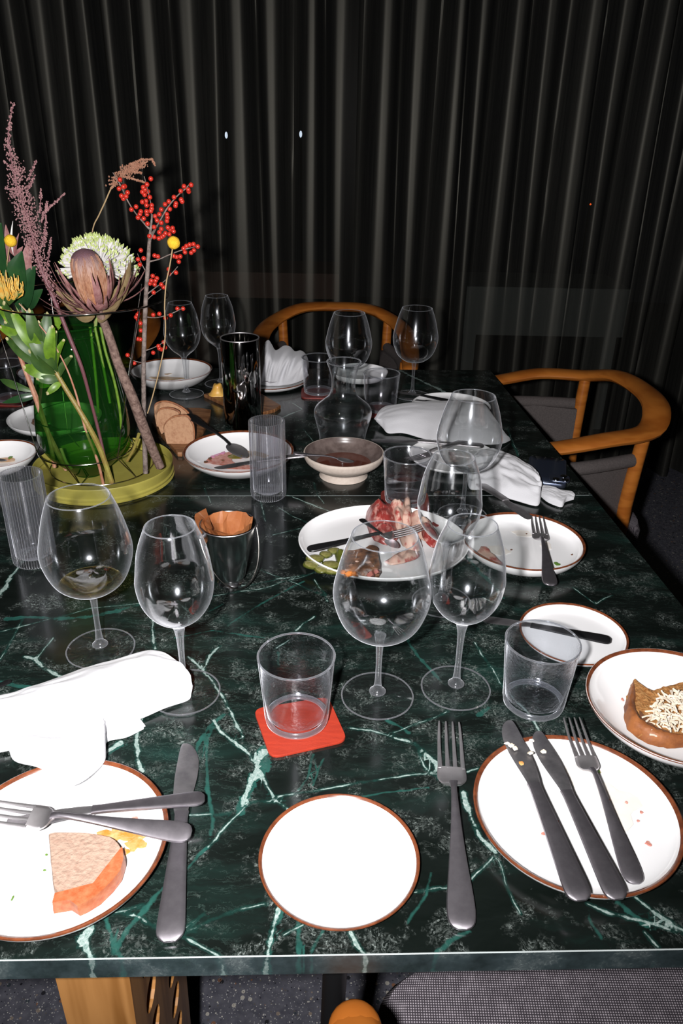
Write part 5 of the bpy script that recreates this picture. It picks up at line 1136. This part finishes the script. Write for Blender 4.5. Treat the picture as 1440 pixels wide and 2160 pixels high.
# back left bowl & others
stains(RL, 'brownst', [(358, 784, 14, 6), (412, 787, 6, 3), (350, 798, 40, 3)], .012, 'gravy_smear', .0006)
stains(LB, 'sauce', [(15, 955, 30, 9), (-10, 968, 35, 8), (45, 958, 18, 5)], .008, 'sauce_smear', .0008); stains(LB, 'herb', [(7, 934, 3, 2), (12, 938, 3, 2), (23, 965, 4, 3), (24, 933, 2, 1), (45, 962, 4, 2), (28, 947, 2, 1)], .009, 'herb_bit', .0015); stains(LB, 'stain', [(20, 948, 26, 9)], .0085, 'sauce_smear', .0006)
o = part('dried_meat', *slab([P(u, v, .006) for u, v in ((65, 892), (74, 887), (90, 896), (112, 902), (125, 910), (100, 914), (80, 910), (72, 900))], .006, bev=.3, jit=.4, dens=2), 'terrine'); tag(o, 'strip of dark dried meat on the rimless plate behind the vase', 'meat')
stains(LP, 'speck', [(38, 885, 2, 1)], .006, 'food_crumb', .001)
# butter on wooden board
bd = [P(432, 838, 0), P(520, 822, 0), P(590, 862, 0), P(545, 886, 0), P(478, 868, 0)]
o = part('wooden_board', *slab([(p[0], p[1], TZ + .0002) for p in (P(430, 838), P(520, 818), P(592, 862), P(580, 870), P(530, 884))], .009, bev=.03), 'board', smooth=False); tag(o, 'small walnut board with butter, under and beside the steel shaker', 'board')
c_ = P(459, 832, .010)
bV, bF = lathe(smoothprof([(.0005, .0), (.021, .0), (.022, .003), (.016, .010), (.013, .020), (.010, .026), (.006, .029), (.0005, .030)], 3), (c_[0], c_[1], TZ + .0094), n=28)
bV = [(v[0] + .004 * noise.noise(Vector(v) * 70), v[1] + .004 * noise.noise(Vector(v) * 60 + Vector((5, 0, 0))), v[2] + max(0, v[2] - TZ - .012) * .4 * noise.noise(Vector(v) * 60)) for v in bV]
o = part('butter', bV, bF, 'butter'); tag(o, 'knob of yellow butter on the small walnut board', 'butter')
# bread board and slices
o = part('bread_board', *slab([(p[0], p[1], TZ + .0002) for p in (P(320, 900), P(330, 868), P(420, 868), P(446, 872), P(444, 885), P(430, 915), P(384, 964), P(375, 964))], .010, bev=.03), 'board', smooth=False); tag(o, 'dark wooden board with bread slices, right of the green vase', 'board')
def bread(poly, Y, label, mt='crumb', lean=.012, th=.014):
    pts = []
    for u, v in poly:
        p = atY(u, v, Y); p2 = atY(u, v, Y + (p[2] - TZ) * .22); pts.append(p2)
    q = smoothprof([tuple(p) for p in pts] + [tuple(pts[0])], 3)[:-1]
    V, F = slab(q, .004, up=(0.1, -1, .25), bev=.08, jit=.03)
    o = part('bread_slice', V, F, mt); tag(o, label, 'bread', 'bread slices on the dark board')
    cen = np.mean(q, 0)
    qc = [tuple(cen + (np.array(p) - cen) * 1.05 + np.array([0, .010, 0])) for p in q]
    V, F = slab(qc, .011, up=(0.1, -1, .25), bev=.05); part('crust', V, F, 'crust', o)
Yb1 = at(385, 936, .010)[1]
bread([(352, 936), (345, 905), (352, 890), (368, 880), (392, 878), (403, 890), (408, 905), (404, 935)], Yb1, 'front brown bread slice leaning on the dark board', 'crumb')
bread([(340, 915), (330, 885), (333, 868), (348, 862), (365, 864), (378, 872), (370, 885), (350, 895), (346, 912)], Yb1 + .022, 'second brown bread slice leaning behind the front one', 'crumb')
bread([(330, 900), (325, 865), (330, 852), (350, 848), (375, 856), (396, 872), (392, 885), (370, 900)], Yb1 + .045, 'rear bread slice showing its crust, beside the berry stem', 'crumb')
o = part('orange_crumb', *ico(P(309, 920, .008), .006, 1, (1, 1, .8), .4, 2), 'butter'); tag(o, 'small orange morsel beside the thick brown stem', 'food')

# ================================================================= TRAY, VASE, WIRE STAND
d = disc(66, 364, 925, 1035, .030); TRc = d
TRY = thing('round_tray', (d[0], d[1], TZ), 'round mustard yellow tray holding the flower vase', 'tray')
r = d[2]; part('dish', *lathe(smoothprof([(.0005, .0), (r * .93, 0), (r * .97, .003), (r * .985, .015), (r, .030), (r * .985, .0305), (r * .965, .016), (r * .93, .006), (.0005, .005)], 4), n=96), 'tray', TRY, world=False)
vx, vy = at(209, 985, .006)[:2]
vy = TRc[1] + .005; vx = at(212, 965, .006)[0]
VS = thing('green_vase', (vx, vy, TZ + .0055), 'big green glass vase in a wire stand full of stems', 'vase')
Hm = atY(188, 683, vy)[2] - TZ
op = smoothprof([(.0005, 0), (.026, 0), (.030, .004), (.050, .022), (.072, .045), (.085, .070), (.089, .095), (.0855, .140), (.078, .190), (.071, .235), (.064, Hm - .035), (.058, Hm - .022), (.060, Hm - .012), (.064, Hm - .006)], 4)
op = [(max(a, .0005), max(b, 0)) for a, b in op]
part('glass_body', *lathe(op, n=72, capt=False), 'green', VS, world=False)
part('lip', *lathe([(.064 + .0018 * cos(a), Hm - .005 + .0018 * sin(a)) for a in np.linspace(0, 2 * pi, 9)], n=72, capb=False, capt=False), 'green', VS, world=False)
part('lip', *lathe([(.0585 + .0022 * cos(a), Hm - .022 + .0018 * sin(a)) for a in np.linspace(0, 2 * pi, 9)], n=72, capb=False, capt=False), 'green', VS, world=False)
part('water_line', *lathe([(.0862 + .0010 * cos(a), .125 + .0010 * sin(a)) for a in np.linspace(0, 2 * pi, 7)], n=72, capb=False, capt=False), 'green', VS, world=False)
bx_, by_, br_ = disc(105, 323, 955, 1011, .010)
WS = thing('wire_stand', (bx_, by_, TZ + .006), 'thin polished wire flower stand around the green vase', 'stand')
zt = atY(160, 625, by_)[2]; rT = .158; tcx = atY(172, 625, by_)[0]
def ringpts(cx_, cy_, z, r_, n=48): return [(cx_ + r_ * cos(2 * pi * i / n), cy_ + r_ * sin(2 * pi * i / n), z) for i in range(n + 1)]
part('top_ring', *tube(ringpts(tcx, by_, zt, rT), .0017, 8, 1, caps=False), 'wire', WS)
zm = TZ + .060; rM = .091
part('middle_ring', *tube(ringpts(vx, vy, zm, rM), .0012, 8, 1, caps=False), 'wire', WS)
part('bottom_ring', *tube(ringpts(bx_, by_, TZ + .010, br_), .0012, 8, 1, caps=False), 'wire', WS)
for a in (200, 325, 262, 60, 130):
    ar = radians(a); k = (cos(ar), sin(ar))
    if a == 262: pts = [(vx + rM * k[0], vy + rM * k[1], zm), (bx_ + br_ * k[0], by_ + br_ * k[1], TZ + .010), (bx_ + br_ * .62 * k[0], by_ + br_ * .62 * k[1], TZ + .014)]
    else: pts = [(tcx + rT * k[0], by_ + rT * k[1], zt), (vx + (rM + .001) * k[0], vy + (rM + .001) * k[1], zm), (bx_ + br_ * k[0], by_ + br_ * k[1], TZ + .010)]
    part('leg', *tube(pts, .0012, 8, 1), 'wire', WS)

# ================================================================= FLOWERS
def px3(pts):
    "(u,v,Y) list to world"
    return [atY(u, v, Y) for u, v, Y in pts]
YV = vy
def stem_thing(name, pts, rad, mat, label, cat='flower', n=8):
    w_ = px3(pts); base = w_[-1]; t = thing(name, base, label, cat)
    part('stem', *tube(w_, rad, n, 4), mat, t); return t, w_
def leaf(base, tipp, wid, mat, root, name='leaf', nrm=(0, -1, .3), curl=.15, n=8, tipw=.0, back=0.0):
    b, t_ = Vector(base), Vector(tipp); d_ = t_ - b; Ln = d_.length; X = d_.normalized(); Nn = Vector(nrm); Nn = (Nn - X * Nn.dot(X)).normalized(); S = X.cross(Nn)
    V, F = [], []
    for i in range(n + 1):
        s = i / n; w_ = wid * (sin(pi * min(1, s ** .8 * (1 - tipw))) ** .9 + .06) / 2
        c_ = b + d_ * s + Nn * (curl * Ln * sin(pi * s)) - Nn * back * Ln * s * s
        for k in (-1, -.5, 0, .5, 1): V.append(tuple(c_ + S * w_ * k + Nn * (-.22 * w_ * (1 - abs(k)) * 1.0)))
    for i in range(n):
        for k in range(4): F.append((i * 5 + k, i * 5 + k + 1, (i + 1) * 5 + k + 1, (i + 1) * 5 + k))
    nv = len(V); V += [tuple(Vector(v) - Nn * .0004) for v in V]; F += [tuple(reversed([j + nv for j in f])) for f in F]
    return part(name, V, F, mat, root)
# --- protea
PT, w_ = stem_thing('protea', [(205, 650, YV - .05), (214, 668, YV - .05), (232, 715, YV - .06), (250, 770, YV - .065), (280, 840, YV - .06), (308, 915, YV - .045), (338, 985, YV - .03)], [.0085, .0075, .0078, .0085, .0095, .010, .0085], 'barkb', 'large dried pink protea on a thick rough brown stem', n=12)
pc = Vector(atY(207, 648, YV - .05)); axis = (Vector(atY(172, 524, YV - .062)) - pc); Lp = axis.length; ax = axis.normalized()
s1 = ax.cross(Vector((0, 1, 0))).normalized(); s2 = ax.cross(s1).normalized()
prof = [(.0005, 0), (.015, .05), (.024, .25), (.0268, .45), (.0268, .65), (.0238, .82), (.016, .94), (.0005, 1.0)]
V, F = lathe([(a, b * Lp) for a, b in smoothprof(prof, 4)], n=36)
V = [tuple(v) for v in V]
co = part('cone', V, F, 'protc', PT, world=False); rot = Matrix((s1, s2, ax)).transposed().to_4x4(); co.matrix_local = Matrix.Translation(pc - Vector(w_[-1])) @ rot
sv = []
for i in range(84):
    a = 2 * pi * i / 84 + rnd.uniform(-.03, .03); i0 = rnd.randint(2, 12); i1 = rnd.randint(14, 24); pf = smoothprof(prof, 4)
    sv.append(tube([tuple(pc + (s1 * cos(a + .02 * k) + s2 * sin(a + .02 * k)) * (pf[k][0] + .0003) + ax * pf[k][1] * Lp) for k in range(i0, i1, 2)], .0007, 4, 1))
V, F = merge(*sv); part('styles', V, F, 'protst', PT, kind='stuff')
def bract(theta, open_, ln, wd, mat, z0=.0, nm='bract', curl=.12):
    dirr = (s1 * cos(theta) + s2 * sin(theta)); b = pc + ax * z0 + dirr * .012; tp = pc + (ax * cos(open_) + dirr * sin(open_)) * ln
    leaf(b, tp, wd, mat, PT, nm, nrm=tuple(-ax * .2 + dirr * -1.0), curl=-curl)
for i in range(46):
    th = 2 * pi * i / 46 + rnd.uniform(-.1, .1); op_ = rnd.uniform(.5, 1.25); bract(th, op_, rnd.uniform(.075, .100) + .022 * min(1, op_), rnd.uniform(.005, .012), 'prot')
for i in range(14): bract(2 * pi * i / 14 + .2, rnd.uniform(.9, 1.25), rnd.uniform(.03, .05), .016, 'prot', -.003)
for (u0, v0, u1, v1, wd) in ((205, 660, 118, 614, .034), (210, 662, 276, 548, .036), (212, 662, 262, 605, .030), (200, 668, 150, 655, .03), (205, 668, 235, 662, .028)):
    leaf(atY(u0, v0, YV - .052), atY(u1, v1, YV - .068), wd, 'protl', PT, 'dried_leaf', nrm=(0, -.6, 1), curl=-.12)
# --- white green chrysanthemum behind
MU = thing('chrysanthemum', atY(208, 660, YV + .02), 'white chrysanthemum with green petal tips behind the protea', 'flower')
mc = Vector(atY(208, 578, YV + .01)); part('stem', *tube([tuple(mc), atY(206, 640, YV + .0), atY(200, 700, YV)], .003, 8, 3), 'gst', MU)
for pp in ([(212, 690), (222, 740), (240, 800), (252, 860), (256, 905)], [(190, 690), (196, 740), (203, 810), (207, 870)], [(200, 690), (215, 760), (232, 850)]):
    part('stem', *tube([atY(u, v, YV - .03) for u, v in pp], .0026, 8, 3), 'leafb', MU)
msw, msg = [], []
for i in range(620):
    th = rnd.uniform(0, 2 * pi); ph = rnd.uniform(0.02, 1.55); dr = Vector((cos(th) * sin(ph), sin(th) * sin(ph), cos(ph)))
    rx, rz = .074, .074; b = mc + Vector((dr.x * .026, dr.y * .022, dr.z * .024)); tp = mc + Vector((dr.x * rx, dr.y * rx * .8, dr.z * rz * .98 - .005)) * rnd.uniform(.88, 1.05)
    if tp.z < mc.z + .012 and rnd.random() < .3: continue
    mid = b.lerp(tp, .93); msw.append(tube([tuple(b), tuple(b.lerp(mid, .5) + Vector((0, 0, .003))), tuple(mid)], [.0010, .0018, .0022], 4, 1)); msg.append(tube([tuple(mid), tuple(tp + Vector((0, 0, .002)))], [.0022, .0006], 4, 1))
V, F = merge(*msw); part('white_petals', V, F, 'mumw', MU, kind='stuff'); V, F = merge(*msg); part('green_petal_tips', V, F, 'mumg', MU, kind='stuff')
# --- amaranth plumes
def plume(root, spine, spikes, mat, r=.0011, dens=1.0, w0=.010, nm='seed_heads', seedn=0):
    ms = []; rr = random.Random(seedn)
    def run(a, b, wd, n, tap=.25):
        for i in range(int(n * dens)):
            s = rr.random(); c_ = Vector(a).lerp(Vector(b), s); k = wd * .95 * (1 - (1 - tap) * s) * rr.random() ** .9; a_ = rr.uniform(0, 2 * pi)
            c_ += Vector((cos(a_) * k, sin(a_) * k * .8, rr.uniform(-.5, .5) * k)); q_ = r * rr.uniform(.7, 1.35)
            vs = [tuple(c_ + Vector(x) * q_) for x in ((1, 0, 0), (-1, 0, 0), (0, 1, 0), (0, -1, 0), (0, 0, 1.2), (0, 0, -1.2))]
            ms.append((vs, [(0, 2, 4), (2, 1, 4), (1, 3, 4), (3, 0, 4), (2, 0, 5), (1, 2, 5), (3, 1, 5), (0, 3, 5)]))
    for i in range(len(spine) - 1): run(spine[i][0], spine[i + 1][0], (spine[i][1] + spine[i + 1][1]) / 2, spine[i][2], 1.0)
    for a, b, wd, n in spikes: run(a, b, wd, n)
    V, F = merge(*ms); o = part(nm, V, F, mat, root, kind='stuff', smooth=False); return o
YA = YV - .09
AM, aw = stem_thing('amaranth', [(62, 470, YA), (84, 560, YA), (110, 622, YA), (128, 665, YA), (150, 720, YA), (172, 775, YA), (190, 840, YA + .01), (208, 910, YA + .02), (225, 985, YA + .02), (232, 1004, YA + .03)], [.0015, .003, .0036, .0036, .0036, .0034, .003, .003, .003, .003], 'purstem', 'tall dusky purple amaranth plume rising at the far left')
A = lambda u, v: atY(u, v, YA)
sp = [(A(27, 216), .003, 70), (A(20, 262), .004, 90), (A(16, 305), .006, 160), (A(30, 345), .013, 330), (A(38, 395), .021, 560), (A(52, 440), .023, 560), (A(66, 490), .020, 480), (A(78, 540), .018, 320), (A(96, 585), .012, 120), (A(118, 640), .006, 0)]
pk = [(A(60, 380), A(76, 338), .005, 80), (A(58, 400), A(74, 368), .005, 70), (A(85, 450), A(86, 398), .005, 90), (A(92, 450), A(136, 408), .005, 150), (A(88, 470), A(100, 425), .006, 110), (A(92, 520), A(98, 455), .007, 140), (A(45, 400), A(12, 398), .005, 70), (A(40, 370), A(8, 340), .006, 90), (A(100, 560), A(108, 500), .006, 100), (A(105, 600), A(85, 560), .005, 60), (A(120, 640), A(96, 600), .004, 50)]
plume(AM, sp, pk, 'purple', .00115, .62, seedn=3)
for a, b, _, _ in pk: part('side_stem', *tube([a, b], .0008, 5, 1), 'purstem', AM)
part('side_stem', *tube([A(27, 225), A(18, 290), A(35, 390), A(62, 470)], [.0006, .001, .0012, .0015], 6, 4), 'purstem', AM)
YD = YV + .06
DG, dw = stem_thing('dried_grass_plume', [(246, 384, YD), (234, 398, YD), (222, 425, YD), (208, 455, YD), (196, 482, YD), (190, 540, YD), (196, 620, YV + .03), (200, 700, YV + .01)], [.0008, .0012, .0013, .0012, .0011, .0011, .0011, .0011], 'twig', 'russet dried grass head arching beside the top berries')
Dg = lambda u, v: atY(u, v, YD)
plume(DG, [(Dg(236, 388), .010, 90), (Dg(258, 366), .018, 260), (Dg(280, 355), .018, 230), (Dg(300, 345), .005, 30), (Dg(305, 343), .003, 0)], [(Dg(262, 372), Dg(306, 385), .006, 130), (Dg(268, 360), Dg(300, 365), .006, 90), (Dg(270, 350), Dg(300, 335), .005, 80), (Dg(298, 337), Dg(322, 336), .0035, 60), (Dg(320, 335), Dg(327, 350), .003, 30), (Dg(245, 385), Dg(234, 398), .006, 50)], 'drybud', .0013, 1.0, seedn=8)
# --- ilex with berries
YI = YV - .035
I = lambda u, v, dy=0: atY(u, v, YI + dy)
IL, iw = stem_thing('berry_branch', [(321, 452, YI), (318, 480, YI), (315, 510, YI), (312, 560, YI), (308, 620, YI), (305, 690, YI), (303, 760, YI), (303, 830, YI + .005), (304, 900, YI + .005), (307, 998, YI + .0)], [.0014, .0022, .0032, .0036, .004, .0042, .0042, .0044, .0046, .005], 'bark', 'bare grey branch covered in bright red berries', 'branch', 10)
for pts, r0 in (([(315, 483), (290, 455), (270, 425), (255, 392), (238, 364)], .0018), ([(316, 500), (335, 470), (352, 440), (372, 415), (392, 397), (403, 384)], .0018), ([(320, 470), (318, 430), (310, 395), (304, 372)], .0013), ([(318, 505), (330, 480), (345, 450)], .0012), ([(313, 552), (335, 547), (355, 538), (385, 527), (415, 520)], .0016), ([(308, 622), (330, 605), (350, 590), (375, 562)], .0014), ([(305, 640), (318, 625), (340, 610)], .001), ([(306, 570), (298, 555), (290, 535)], .001), ([(305, 668), (330, 670), (360, 662), (385, 650)], .0014), ([(304, 740), (320, 735), (340, 725), (348, 715)], .0012), ([(303, 765), (285, 762), (270, 752)], .001)):
    part('twig', *tube([I(u, v) for u, v in pts], [r0] + [r0 * .6] * (len(pts) - 2) + [.0006], 6, 3), 'bark', IL)
bxy = [(253, 379), (251, 398), (260, 394), (263, 393), (269, 406), (256, 413), (260, 419), (266, 414), (277, 442), (287, 436), (297, 446), (295, 452), (291, 459), (303, 461), (311, 472), (318, 377), (310, 389), (302, 395), (306, 400), (300, 405), (305, 411), (312, 404), (316, 416), (300, 426), (308, 424), (309, 433), (320, 433), (320, 440), (318, 445), (309, 446), (310, 452), (327, 456), (331, 465), (325, 479), (336, 452), (340, 442), (348, 431), (356, 425), (352, 452), (353, 459), (352, 466), (340, 470), (358, 441), (371, 429), (370, 434), (367, 416), (382, 421), (384, 425), (381, 403), (388, 393), (397, 400), (403, 390), (398, 404), (315, 498), (325, 500), (335, 503), (341, 500), (340, 483), (336, 490), (349, 492), (354, 480), (358, 484), (364, 481), (366, 488), (357, 494), (345, 497),
       (297, 528), (291, 547), (303, 545), (295, 558), (326, 539), (333, 541), (387, 524), (393, 519), (400, 516), (408, 515), (417, 520), (409, 528), (403, 533), (390, 532), (372, 542), (380, 541), (377, 552), (366, 540), (356, 568), (357, 578), (371, 575), (322, 582), (328, 592), (316, 598), (340, 600), (319, 592), (326, 600), (345, 606), (324, 617), (331, 587),
       (293, 661), (287, 669), (291, 674), (296, 682), (290, 664), (297, 697), (291, 715), (296, 716), (323, 664), (336, 662), (360, 665), (349, 671), (374, 651), (386, 651), (336, 735), (340, 737), (345, 722), (323, 744), (334, 730), (269, 749), (283, 766), (348, 733)]
bm_ = None
for i, (u, v) in enumerate(bxy):
    c_ = I(u, v, rnd.uniform(-.012, .010)); rb_ = .0041 * rnd.uniform(.88, 1.12)
    if bm_ is None:
        bm_ = part('berry', *ico(c_, rb_, 2), 'berry', IL); b0 = Vector(c_)
    else:
        o = bm_.copy(); COL.objects.link(o); o.parent = IL; o.location = Vector(c_) - b0; k = rb_ / .0041; 
# --- craspedia
def billy(pts, rad, c_, rr, label, name='craspedia', sq=(1, 1, 1)):
    t, w_ = stem_thing(name, pts, rad, 'twig', label)
    part('flower_head', *ico(c_, rr, 3, sq, .06, 3), 'yball', t); return t
YC = YV - .07
billy([(364, 522, YC), (358, 560, YC), (350, 600, YC), (347, 650, YC), (349, 690, YC), (346, 730, YC), (336, 780, YC), (322, 835, YC), (311, 872, YC)], [.0011] * 9, atY(366, 512, YC), .0108, 'round yellow button flower on a long thin stem at the right of the bouquet')
billy([(20, 520, YV - .02), (14, 560, YV - .02), (12, 600, YV - .02), (30, 680, YV), (60, 760, YV)], [.001] * 5, atY(22, 508, YV - .02), .0105, 'yellow button flower at the far left, among dried petals')
DP = thing('dried_petal_flower', atY(30, 640, YV), 'dried purplish petals at the left edge, behind the yellow button flower', 'flower')
for (u0, v0, u1, v1, wd, mt) in ((30, 540, 12, 474, .012, 'prot'), (30, 540, 27, 466, .004, 'mumw'), (32, 545, 40, 492, .006, 'prot'), (35, 545, 48, 520, .010, 'prot'), (60, 600, 62, 505, .020, 'prot'), (56, 600, 48, 545, .012, 'prot'), (62, 590, 74, 500, .008, 'prot'), (20, 560, 4, 490, .014, 'prot')):
    leaf(atY(u0, v0, YV), atY(u1, v1, YV - .005), wd, mt, DP, 'petal')
part('stem', *tube([atY(32, 545, YV), atY(40, 640, YV), atY(75, 760, YV)], .0018, 8, 3), 'purstem', DP)
# --- pincushion at left edge
PC, _ = stem_thing('pincushion_flower', [(10, 640, YV - .06), (22, 690, YV - .06), (45, 760, YV - .065), (75, 840, YV - .06), (100, 910, YV - .05), (140, 990, YV - .03)], [.004, .0036, .0036, .0042, .0048, .0048], 'redbark', 'orange-yellow pincushion flower at the left edge on a cinnamon stem')
ms = []
for i in range(150):
    th = rnd.uniform(-1.15, 1.05); k = rnd.uniform(.6, 1.0); y_ = rnd.uniform(-.02, .02)
    b = Vector(atY(12, 640, YV - .06)); tp = b + Vector((sin(th) * .040 * k, y_ * 1.2, cos(th) * .055 * k)); md_ = b.lerp(tp, .55) + Vector((sin(th) * .014, y_ * .3, 0))
    ms.append(tube([tuple(b), tuple(md_), tuple(tp)], [.0016, .0013, .0008], 4, 2))
V, F = merge(*ms); part('styles', V, F, 'pinc', PC, kind='stuff')
for i in range(10): leaf(atY(12, 645, YV - .06), atY(-8 + i * 6, 620 - 6 * sin(i), YV - .07), .010, 'leafm', PC, 'sepal')
# --- dark leaves
DL = thing('leafy_branch', atY(45, 700, YV + .01), 'branch with large dark green glossy leaves at the left edge', 'branch')
part('stem', *tube([atY(20, 600, YV + .01), atY(40, 660, YV + .01), atY(80, 760, YV + .02)], .002, 8, 3), 'gst', DL)
for (u0, v0, u1, v1, wd, mt) in ((30, 640, 46, 530, .045, 'leafd'), (2, 610, 2, 470, .035, 'leafd'), (40, 655, 74, 560, .040, 'leafd'), (55, 650, 90, 610, .025, 'leafd'), (35, 640, 20, 560, .03, 'leafd'), (88, 705, 135, 665, .034, 'leafb'), (92, 700, 128, 690, .02, 'leafb'), (-10, 640, 40, 700, .03, 'leafd'), (0, 800, 78, 828, .014, 'leafm'), (85, 832, 5, 850, .014, 'leafd'), (70, 690, 45, 640, .012, 'leafm'), (85, 800, 105, 815, .024, 'leafb')):
    leaf(atY(u0, v0, YV), atY(u1, v1, YV - .012), wd, mt, DL)
# --- leucadendron with many leaves
YL = YV - .085
LE, _ = stem_thing('leucadendron_sprig', [(20, 650, YL), (60, 700, YL), (95, 750, YL), (118, 785, YL), (140, 822, YL), (165, 862, YL), (190, 905, YL), (212, 950, YL + .01), (236, 1018, YL + .02)], [.002, .003, .0036, .004, .0044, .0046, .005, .0052, .005], 'yst', 'green leafy stem with blunt pale-tipped leaves slanting across the vase')
lv = [((118, 790), (52, 775), .024), ((112, 780), (15, 715), .020), ((100, 765), (12, 680), .022), ((95, 750), (28, 660), .024), ((85, 735), (62, 655), .022), ((95, 750), (100, 662), .022), ((108, 772), (110, 690), .020), ((115, 785), (85, 700), .026), ((120, 792), (62, 742), .024), ((118, 785), (134, 718), .014), ((122, 800), (150, 752), .014), ((80, 728), (8, 640), .022), ((70, 715), (0, 690), .018), ((125, 800), (80, 800), .016), ((118, 790), (95, 735), .022), ((60, 700), (0, 650), .02), ((110, 775), (60, 700), .024), ((90, 745), (82, 680), .018), ((130, 805), (100, 830), .012), ((120, 790), (118, 700), .014)]
for i, ((u0, v0), (u1, v1), wd) in enumerate(lv):
    dy = rnd.uniform(-.02, .012); b = atY(u0, v0, YL); tp = atY(u1, v1, YL + dy)
    leaf(b, tp, wd, 'leafm' if i % 3 else 'leafb', LE, tipw=.12, nrm=(rnd.uniform(-.4, .4), -1, rnd.uniform(0, .6)))
    part('leaf_tip', *ico(tp, .0032, 1, (1.0, .4, 1.1), .8, i), 'tip', LE)
# --- single stems in the tray
for (pts, rd, mt, lab) in (
    ([(0, 648, YV - .05), (30, 720, YV - .06), (62, 800, YV - .06), (85, 860, YV - .055), (105, 930, YV - .05), (115, 985, YV - .04)], [.0022, .003, .0034, .0036, .0038, .0038], 'redbark', 'bare cinnamon-coloured stem leaning in at the left of the vase'),
    ([(40, 640, YV - .095), (95, 700, YV - .095), (135, 765, YV - .09), (160, 830, YV - .085), (180, 905, YV - .08), (205, 970, YV - .07), (218, 1022, YV - .06)], [.001, .0012, .0014, .0018, .0024, .0026, .0028], 'redbark', 'thin brown stem crossing in front of the green vase'),
    ([(128, 945, YV - .04), (140, 975, YV - .045), (152, 990, YV - .05)], [.003, .0028, .0026], 'twig', 'short pale stem end resting in the tray at the left'),
    ([(293, 915, YV - .03), (283, 945, YV - .02), (268, 972, YV - .01)], [.0032, .003, .003], 'yst', 'olive stem end resting in the tray beside the berry branch')):
    t, _ = stem_thing('bare_stem', pts, rd, mt, lab, 'stem')
